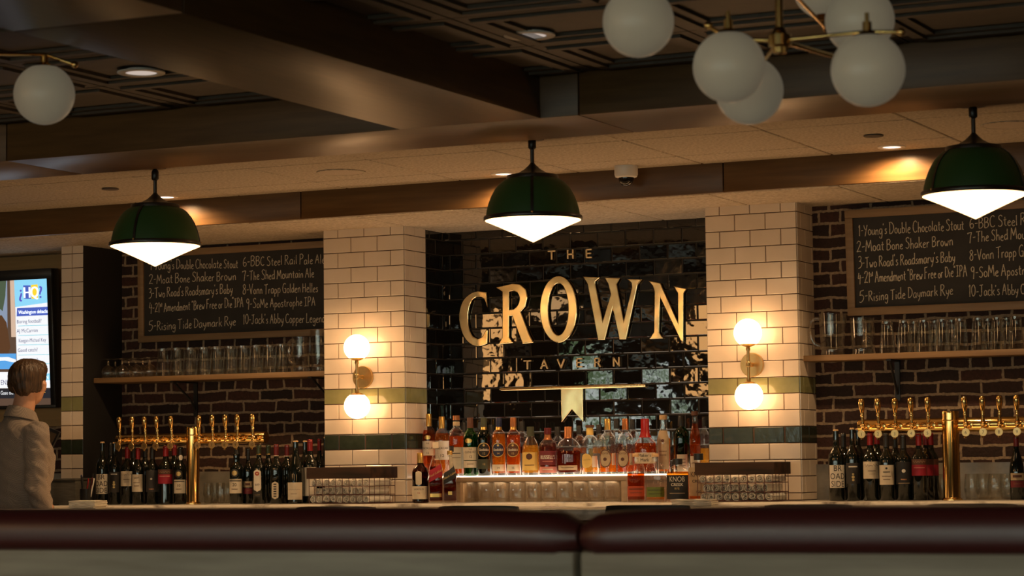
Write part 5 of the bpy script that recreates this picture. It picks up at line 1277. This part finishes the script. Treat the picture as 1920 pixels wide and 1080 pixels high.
def basket(label, X, Y, rz, w, d, near, first):
    root = thing('towel_basket', label, 'basket', (X, Y, CTR), 'wire baskets of rolled napkins', rz, local=True)
    hb, ht = .126, .183; x0, x1, y0, y1 = -w/2, w/2, -d/2, d/2; t = .016
    mb = MB(); mb.bbox(x0, x1, y0, y0+t, hb, ht, .002); mb.bbox(x0, x1, y1-t, y1, hb, ht, .002); mb.bbox(x0, x0+t, y0+t, y1-t, hb, ht, .002); mb.bbox(x1-t, x1, y0+t, y1-t, hb, ht, .002)
    mb.build('wooden_rim', walnut, root, local=True)
    mb = MB(); r = .0017; a0, a1, b0, b1 = x0+.010, x1-.010, y0+.010, y1-.010
    nx = round((a1-a0)/.041); ny = round((b1-b0)/.041)
    for i in range(nx+1):
        x = a0+(a1-a0)*i/nx
        mb.tube([(x, b0, hb+.01), (x, b0, .003), (x, b1, .003), (x, b1, hb+.01)], r, 6)
    for i in range(1, ny):
        y = b0+(b1-b0)*i/ny
        mb.tube([(a0, y, hb+.01), (a0, y, .003), (a1, y, .003), (a1, y, hb+.01)], r, 6)
    for z in (.004, .045, .088): mb.tube([(a0, b0, z), (a1, b0, z), (a1, b1, z), (a0, b1, z)], r*1.1, 6, closed=True)
    mb.build('wire_mesh', wire_m, root, local=True)
    M_ = Matrix.Translation((X, Y, CTR)) @ Matrix.Rotation(rz, 4, 'Z')
    ncol = int((a1-a0)//.0405)
    for row, rn in enumerate(('bottom', 'middle', 'top')):
        for k in range(ncol-(row == 1)):
            x = a0+.0225+k*.0405+(row == 1)*.02+RND.uniform(-.0006, .0006); z = .0245+row*.0405
            lb = 'rolled napkin in basket by %s pillar, %s row, %s from the %s' % ('first' if first else 'second', rn, ORD[k], near)
            if len(rolls) < 3:
                o = roll_mesh(len(rolls)+4).build('rolled_napkin', linen, None, sharp=50); rolls.append(o)
            else:
                o = rolls[RND.randrange(3)].copy(); COL.objects.link(o)
            o.matrix_world = M_ @ Matrix.Translation((x, b0+.106+RND.uniform(-.003, .008), z)) @ Matrix.Rotation(RND.uniform(0, 6.2), 4, 'Y')
            tag(o, lb, 'napkin', 'rolled napkins in the wire baskets')
basket('wire basket with dark wooden rim before the first tiled pillar', .262, -.185, math.radians(-6), .39, .245, 'wine bottles', True)
basket('wire basket with dark wooden rim before the second tiled pillar', 2.352, -.185, 0.0, .39, .235, 'whiskey bottles', False)

# folded napkin stacks on the front bar
def stack(label, X, Y, w, d, n, h, seed):
    r_ = random.Random(seed); root = thing('napkin_stack', label, 'napkins', (X, Y, CTR), 'paper napkin stacks on the front bar', local=True)
    mb = MB()
    for i in range(n):
        dx, dy = r_.uniform(-.004, .004), r_.uniform(-.004, .004); z = i*h/n
        vs_ = []; m = 10
        for side in (0, 1):
            for a in range(m+1):
                for b in (0, 1, 2):
                    x = -w/2+w*a/m+dx; y = (b-1)*d/2+dy
                    vs_.append((x, y, z+side*(h/n*.8)+.0012*math.sin(a*1.3+seed+i*.7)))
        o_ = 3*(m+1)
        fs = []
        for a in range(m):
            for b in range(2):
                q = a*3+b; fs += [(q, q+1, q+4, q+3), (o_+q, o_+q+3, o_+q+4, o_+q+1)]
            fs += [(a*3, a*3+3, o_+a*3+3, o_+a*3), (a*3+2, o_+a*3+2, o_+a*3+5, a*3+5)]
        fs += [(0, o_, o_+1, 1), (1, o_+1, o_+2, 2), (3*m, 3*m+1, o_+3*m+1, o_+3*m), (3*m+1, 3*m+2, o_+3*m+2, o_+3*m+1)]
        mb.add(vs_, fs, 0, True)
    mb.build('folded_sheet', tissue, root, local=True)
    root.rotation_euler = (0, 0, math.radians(8))
p = at(165, 950, Y=-1.36); stack('stack of pale paper napkins on the front bar beside the pens', p.x, -1.36, .135, .13, 6, .040, 2)
p = at(1302, 946, Y=-1.36); stack('crumpled pale napkins on the front bar below the second towel basket', p.x, -1.36, .17, .13, 4, .030, 5)

# pens in a dark cup
p = at(162, 930, Y=-.24); PX, PY = p.x, -.24
root = thing('pen_cup', 'dark cup of pens on the counter beside the white lettered wine bottle', 'cup', (PX, PY, CTR))
MB().lathe([(.0001, 0), (.032, 0), (.033, .003), (.035, .085), (.0335, .085), (.031, .005), (.0001, .004)], 24, (PX, PY, CTR)).build('cup_body', black_plastic, root)
pens = [('dark blue capped pen leaning outermost in the cup', -.024, .004, .155, -.10, navy_foil), ('black pen beside the dark blue pen in the cup', -.015, -.012, .145, -.05, black_plastic), ('dark red pen in the cup, nearest the viewer', .006, -.018, .135, .12, red_foil),
        ('dark red pen behind the other red pen in the cup', .013, -.002, .140, .16, maroon_foil), ('pale grey pen at the wine bottle side of the cup', .022, -.006, .138, .20, white_plastic), ('tall black pen at the back of the cup', .012, .015, .160, .10, black_plastic)]
for lb, dx, dy, ln, lean, m_ in pens:
    root = thing('pen', lb, 'pen', (PX+dx, PY+dy, CTR+.006), local=True); root.rotation_euler = (-.04, lean, 0)
    lath('barrel', [(.0001, 0), (.0018, .002), (.0042, .012), (.0042, ln*.68), (.0001, ln*.68)], m_, root, 12)
    lath('pen_cap', [(.0001, ln*.66), (.0048, ln*.66), (.0048, ln*.97), (.003, ln), (.0001, ln)], m_, root, 12)
    MB().box(-.001, .001, -.0075, -.0045, ln*.72, ln*.96).build('clip', black_metal, root, local=True)
# grey box and tablet by the bartender
a, b = at(86, 920, Y=-.18), at(141, 920, Y=-.18); zt = at(120, 897, Y=-.18).z
root = thing('till_box', 'plain grey box on the counter between the bartender and the pens', 'box', (a.x, -.1, CTR))
MB().bbox(a.x-.14, b.x, -.18, -.02, CTR, zt-.012, .004).build('box_body', grey_metal, root)
MB().bbox(a.x-.145, b.x+.004, -.186, -.015, zt-.012, zt, .003).build('lid', grey_metal, root)
c = at(80, 829, Y=-.30)
root = thing('tablet_till', 'black framed tablet till standing in front of the bartender', 'tablet', c, local=True)
T = Matrix.Rotation(math.radians(12), 4, 'Y') @ Matrix.Rotation(math.radians(-28), 4, 'Z') @ Matrix.Rotation(math.radians(-18), 4, 'X')
mb = MB(); mb.bbox(-.135, .135, -.006, .006, -.085, .085, .005, 2, 0, T); mb.build('housing', black_plastic, root, local=True)
mb = MB(); mb.box(-.115, .115, -.0075, -.0062, -.066, .066, 0, T); mb.build('screen', mat('dim_screen', (.10, .075, .05), .2), root, local=True)
mb = MB(); mb.tube([(0, .01, 0), (0, .03, -.08), (0, .03, CTR-c.z+.004)], [.018, .014, .014], 12); mb.lathe([(.0001, .008), (.07, .006), (.075, 0), (.0001, 0)], 24, (0, .03, CTR-c.z)); mb.build('stand', black_metal, root, local=True)

# ------------------------------------------------------------------ the bartender
def capsule(mb, a, b, ra, rb, sy=1.0, n=16):
    a, b = Vector(a), Vector(b); d = (b-a); ln = d.length; q = d.to_track_quat('Z', 'X').to_matrix().to_4x4()
    prof = [(max(1e-4, ra*math.sin(t)), -ra*math.cos(t)) for t in [i*PI/2/6 for i in range(7)]]+[(max(1e-4, rb*math.cos(t)), ln+rb*math.sin(t)) for t in [i*PI/2/6 for i in range(7)]]
    mb.lathe(prof, n, T=Matrix.Translation(a) @ q, sy=sy)
    mb.f.append(tuple(len(mb.v)-n*14+i for i in reversed(range(n)))); mb.m.append(0); mb.s.append(True)
    mb.f.append(tuple(len(mb.v)-n+i for i in range(n))); mb.m.append(0); mb.s.append(True)
def loft(mb, rings, n=28):
    """closed body of elliptical rings (z, rx, ry, cx, cy)"""
    vs_ = [(cx+rx*math.copysign(abs(math.cos(t))**.85, math.cos(t)), cy_+ry*math.copysign(abs(math.sin(t))**.85, math.sin(t)), z) for z, rx, ry, cx, cy_ in rings for t in [2*PI*i/n for i in range(n)]]
    fs = [(j*n+i, j*n+(i+1) % n, (j+1)*n+(i+1) % n, (j+1)*n+i) for j in range(len(rings)-1) for i in range(n)]+[tuple(reversed(range(n))), tuple((len(rings)-1)*n+i for i in range(n))]
    mb.add(vs_, fs, 0, True)
def ell(mb, c, r, T=None): mb.sphere((0, 0, 0), 1.0, 24, 16, T=Matrix.Translation(c) @ (T or Matrix.Identity(4)) @ Matrix.Diagonal((*r, 1)))
def fuse(mb, name, m_, parent, voxel, smooth, fn=None):
    me = bpy.data.meshes.new('raw'); me.from_pydata(mb.v, [], mb.f); me.update()
    ob = bpy.data.objects.new('raw', me); COL.objects.link(ob)
    r = ob.modifiers.new('r', 'REMESH'); r.mode = 'VOXEL'; r.voxel_size = voxel
    s = ob.modifiers.new('s', 'SMOOTH'); s.iterations = smooth; s.factor = .5
    bpy.context.view_layer.update()
    out = bpy.data.meshes.new_from_object(ob.evaluated_get(bpy.context.evaluated_depsgraph_get())); bpy.data.objects.remove(ob)
    out.name = name
    if fn:
        nn = [v.normal.copy() for v in out.vertices]
        for v, q in zip(out.vertices, nn): v.co += q*fn(v.co)
    out.polygons.foreach_set('use_smooth', [True]*len(out.polygons)); out.materials.clear(); out.materials.append(m_); out.update()
    o = bpy.data.objects.new(name, out); COL.objects.link(o); o.parent = parent
    return o
skin = noisy('skin', (.50, .26, .16), (.58, .31, .20), nscale=30, rough=.5)
hair_m = noisy('brown_hair', (.020, .010, .005), (.085, .042, .018), scale=(1, 1, .14), nscale=130, detail=5, rough=.45, bstr=.8, bdist=.006)
shirt_m = mat('grey_checked_shirt', (.3, .26, .23), .85)
_c = N(shirt_m, 'ShaderNodeTexChecker'); _c.inputs['Scale'].default_value = 260; _c.inputs['Color1'].default_value = (.30, .245, .205, 1); _c.inputs['Color2'].default_value = (.16, .13, .11, 1)
L(shirt_m, coords(shirt_m), _c.inputs['Vector']); L(shirt_m, _c.outputs[0], bsdf(shirt_m).inputs['Base Color'])
trouser = mat('black_trousers', (.012, .011, .012), .8)
PXc = at(37, 800, Y=-.90).x
person = thing('person', 'person with short brown hair in grey checked shirt, seen from behind before the television', 'person', (PXc, -.90, 0), None, math.radians(-21), local=True)
HB = Matrix.Translation((0.012, .045, 1.690)) @ Matrix.Rotation(math.radians(30), 4, 'Z')
mb = MB()
ell(mb, HB @ Vector((0, -.012, .022)), (.074, .094, .090)); ell(mb, HB @ Vector((0, .034, -.030)), (.060, .062, .082)); ell(mb, HB @ Vector((0, .060, -.078)), (.030, .030, .026))
capsule(mb, HB @ Vector((0, .100, -.002)), HB @ Vector((0, .112, -.034)), .008, .013); ell(mb, HB @ Vector((0, .088, .018)), (.058, .020, .014)); ell(mb, HB @ Vector((0, .094, -.062)), (.024, .010, .010))
for s in (-1, 1):
    ell(mb, HB @ Vector((s*.080, .002, -.014)), (.013, .020, .033), Matrix.Rotation(-.2, 4, 'X')); ell(mb, HB @ Vector((s*.083, -.004, -.004)), (.013, .014, .018)); ell(mb, HB @ Vector((s*.036, .078, -.022)), (.026, .018, .022))
capsule(mb, (0.004, .0, 1.49), (0.010, .030, 1.63), .058, .056)
loft(mb, [(.92, .15, .11, 0, 0), (1.10, .14, .105, 0, 0), (1.30, .16, .11, 0, .01), (1.44, .15, .09, 0, -.01), (1.50, .07, .06, 0, -.005)])
ARM = {1: ((.180, -.015, 1.435), (.222, -.045, 1.165), (.215, .065, .945)), -1: ((-.180, -.015, 1.435), (-.225, .015, 1.17), (-.17, .20, 1.085))}
for s, (sh, el, wr) in ARM.items():
    capsule(mb, sh, el, .045, .038); capsule(mb, el, wr, .038, .026)
    d = (Vector(wr)-Vector(el)).normalized(); W_ = Vector(wr); side = d.cross(Vector((0, 0, 1))).normalized() if abs(d.z) < .95 else Vector((1, 0, 0)); nrm = side.cross(d).normalized()
    capsule(mb, W_, W_+d*.075, .024, .034, .55)
    for q, (off, l1, l2) in enumerate(((-.027, .036, .030), (-.009, .040, .036), (.009, .038, .033), (.027, .030, .025))):
        k0 = W_+d*.085+side*off; k1 = k0+d*l1-nrm*.010; k2 = k1+d*l2*.8-nrm*.020
        capsule(mb, k0, k1, .0095, .0088, n=10); capsule(mb, k1, k2, .0088, .0072, n=10)
    t0 = W_+d*.03-side*.022*s; t1 = t0+d*.035-side*.022*s-nrm*.01; capsule(mb, t0, t1, .0125, .0105, n=10); capsule(mb, t1, t1+d*.03-nrm*.006, .0105, .0085, n=10)
for s in (-1, 1):
    capsule(mb, (s*.09, 0, .90), (s*.10, .01, .50), .085, .055); capsule(mb, (s*.10, .01, .50), (s*.11, -.02, .09), .052, .036); capsule(mb, (s*.11, -.02, .05), (s*.125, .14, .03), .036, .028)
body = fuse(mb, 'body', skin, person, .0075, 5)
for s in (-1, 1):
    e = MB(); ell(e, HB @ Vector((s*.032, .094, .004)), (.011, .006, .006)); e.build('eye', white_plastic, person, local=True)
mb = MB()
loft(mb, [(.985, .175, .135, 0, .0), (1.06, .172, .132, 0, .0), (1.15, .168, .130, 0, .004), (1.24, .180, .142, 0, .012), (1.32, .190, .146, 0, .014), (1.40, .186, .126, 0, -.002), (1.455, .158, .100, 0, -.012), (1.495, .092, .078, 0, -.006), (1.525, .066, .064, 0.002, .0)])
ell(mb, (-.07, .075, 1.305), (.07, .065, .075)); ell(mb, (.07, .075, 1.305), (.07, .065, .075))
ell(mb, (.165, -.01, 1.425), (.068, .066, .062)); ell(mb, (-.165, -.01, 1.425), (.068, .066, .062))
for s, (sh, el, wr) in ARM.items():
    capsule(mb, sh, el, .066, .056); w2 = Vector(el).lerp(Vector(wr), .88); capsule(mb, el, w2, .056, .041)
def folds(co):
    a = noise.noise(Vector((co.x*9, co.y*9, co.z*26+co.x*14)))*.0105*(1.3 if co.z < 1.16 else .7)
    arm_ = .0085*noise.noise(Vector((co.x*20, co.y*20, co.z*34+co.y*25))) if abs(co.x) > .17 else 0
    return a+arm_+.003*noise.noise(co*30)
shirt = fuse(mb, 'shirt', shirt_m, person, .009, 6, folds)
mb = MB(); n = 40; vs_ = []
for (r, z, k) in ((.061, 1.508, 0), (.0625, 1.552, 0), (.0645, 1.562, 0), (.070, 1.556, 0), (.088, 1.508, .0), (.086, 1.505, 0), (.068, 1.545, 0)):
    for i in range(n):
        a = PI/2+.16+(2*PI-.32)*i/(n-1)
        pt = max(0, 1-(min(i, n-1-i))/6)
        vs_.append((.005+r*(1+.10*pt*(r > .08))*math.cos(a), .008+r*1.05*math.sin(a), z-.020*math.sin(a)-.018*pt*(r > .08)))
mb.add(vs_, [(j*n+i, j*n+i+1, (j+1)*n+i+1, (j+1)*n+i) for j in range(6) for i in range(n-1)], 0, True)
mb.build('collar', shirt_m, shirt, local=True)
mb = MB()
loft(mb, [(.84, .16, .125, 0, 0), (.90, .182, .138, 0, 0), (.99, .178, .136, 0, 0), (1.03, .170, .130, 0, 0)])
for s in (-1, 1): capsule(mb, (s*.09, 0, .88), (s*.10, .01, .50), .098, .072); capsule(mb, (s*.10, .01, .50), (s*.11, -.02, .08), .072, .062)
fuse(mb, 'trousers', trouser, person, .014, 4)
for s in (-1, 1):
    b = MB(); capsule(b, (s*.11, -.03, .045), (s*.128, .15, .04), .045, .038); fuse(b, 'shoe', black_metal, person, .01, 3)
mb = MB()
ell(mb, HB @ Vector((0, -.020, .038)), (.084, .102, .088)); ell(mb, HB @ Vector((0, .022, .072)), (.070, .088, .056)); ell(mb, HB @ Vector((0, -.058, -.010)), (.055, .046, .058))
ell(mb, HB @ Vector((.056, -.040, .004)), (.024, .044, .056)); ell(mb, HB @ Vector((-.056, -.040, .004)), (.024, .044, .056)); ell(mb, HB @ Vector((.068, .032, .034)), (.012, .010, .030)); ell(mb, HB @ Vector((-.068, .032, .034)), (.012, .010, .030))
ell(mb, HB @ Vector((.02, .075, .088)), (.05, .035, .030))
def tufts(co):
    d = co-(HB @ Vector((0, 0, .03))); a = math.atan2(d.x, -d.y)
    return .0062*noise.noise(Vector((a*8+d.z*9, d.z*7, 3.0)))+.0034*noise.noise(Vector((a*22+d.z*14, d.z*9, 9.0)))
fuse(mb, 'hair', hair_m, person, .006, 4, tufts)
e = MB(); e.sphere(HB @ Vector((.084, .008, -.046)), .004, 12, 8); e.build('earring', brass, person, local=True)
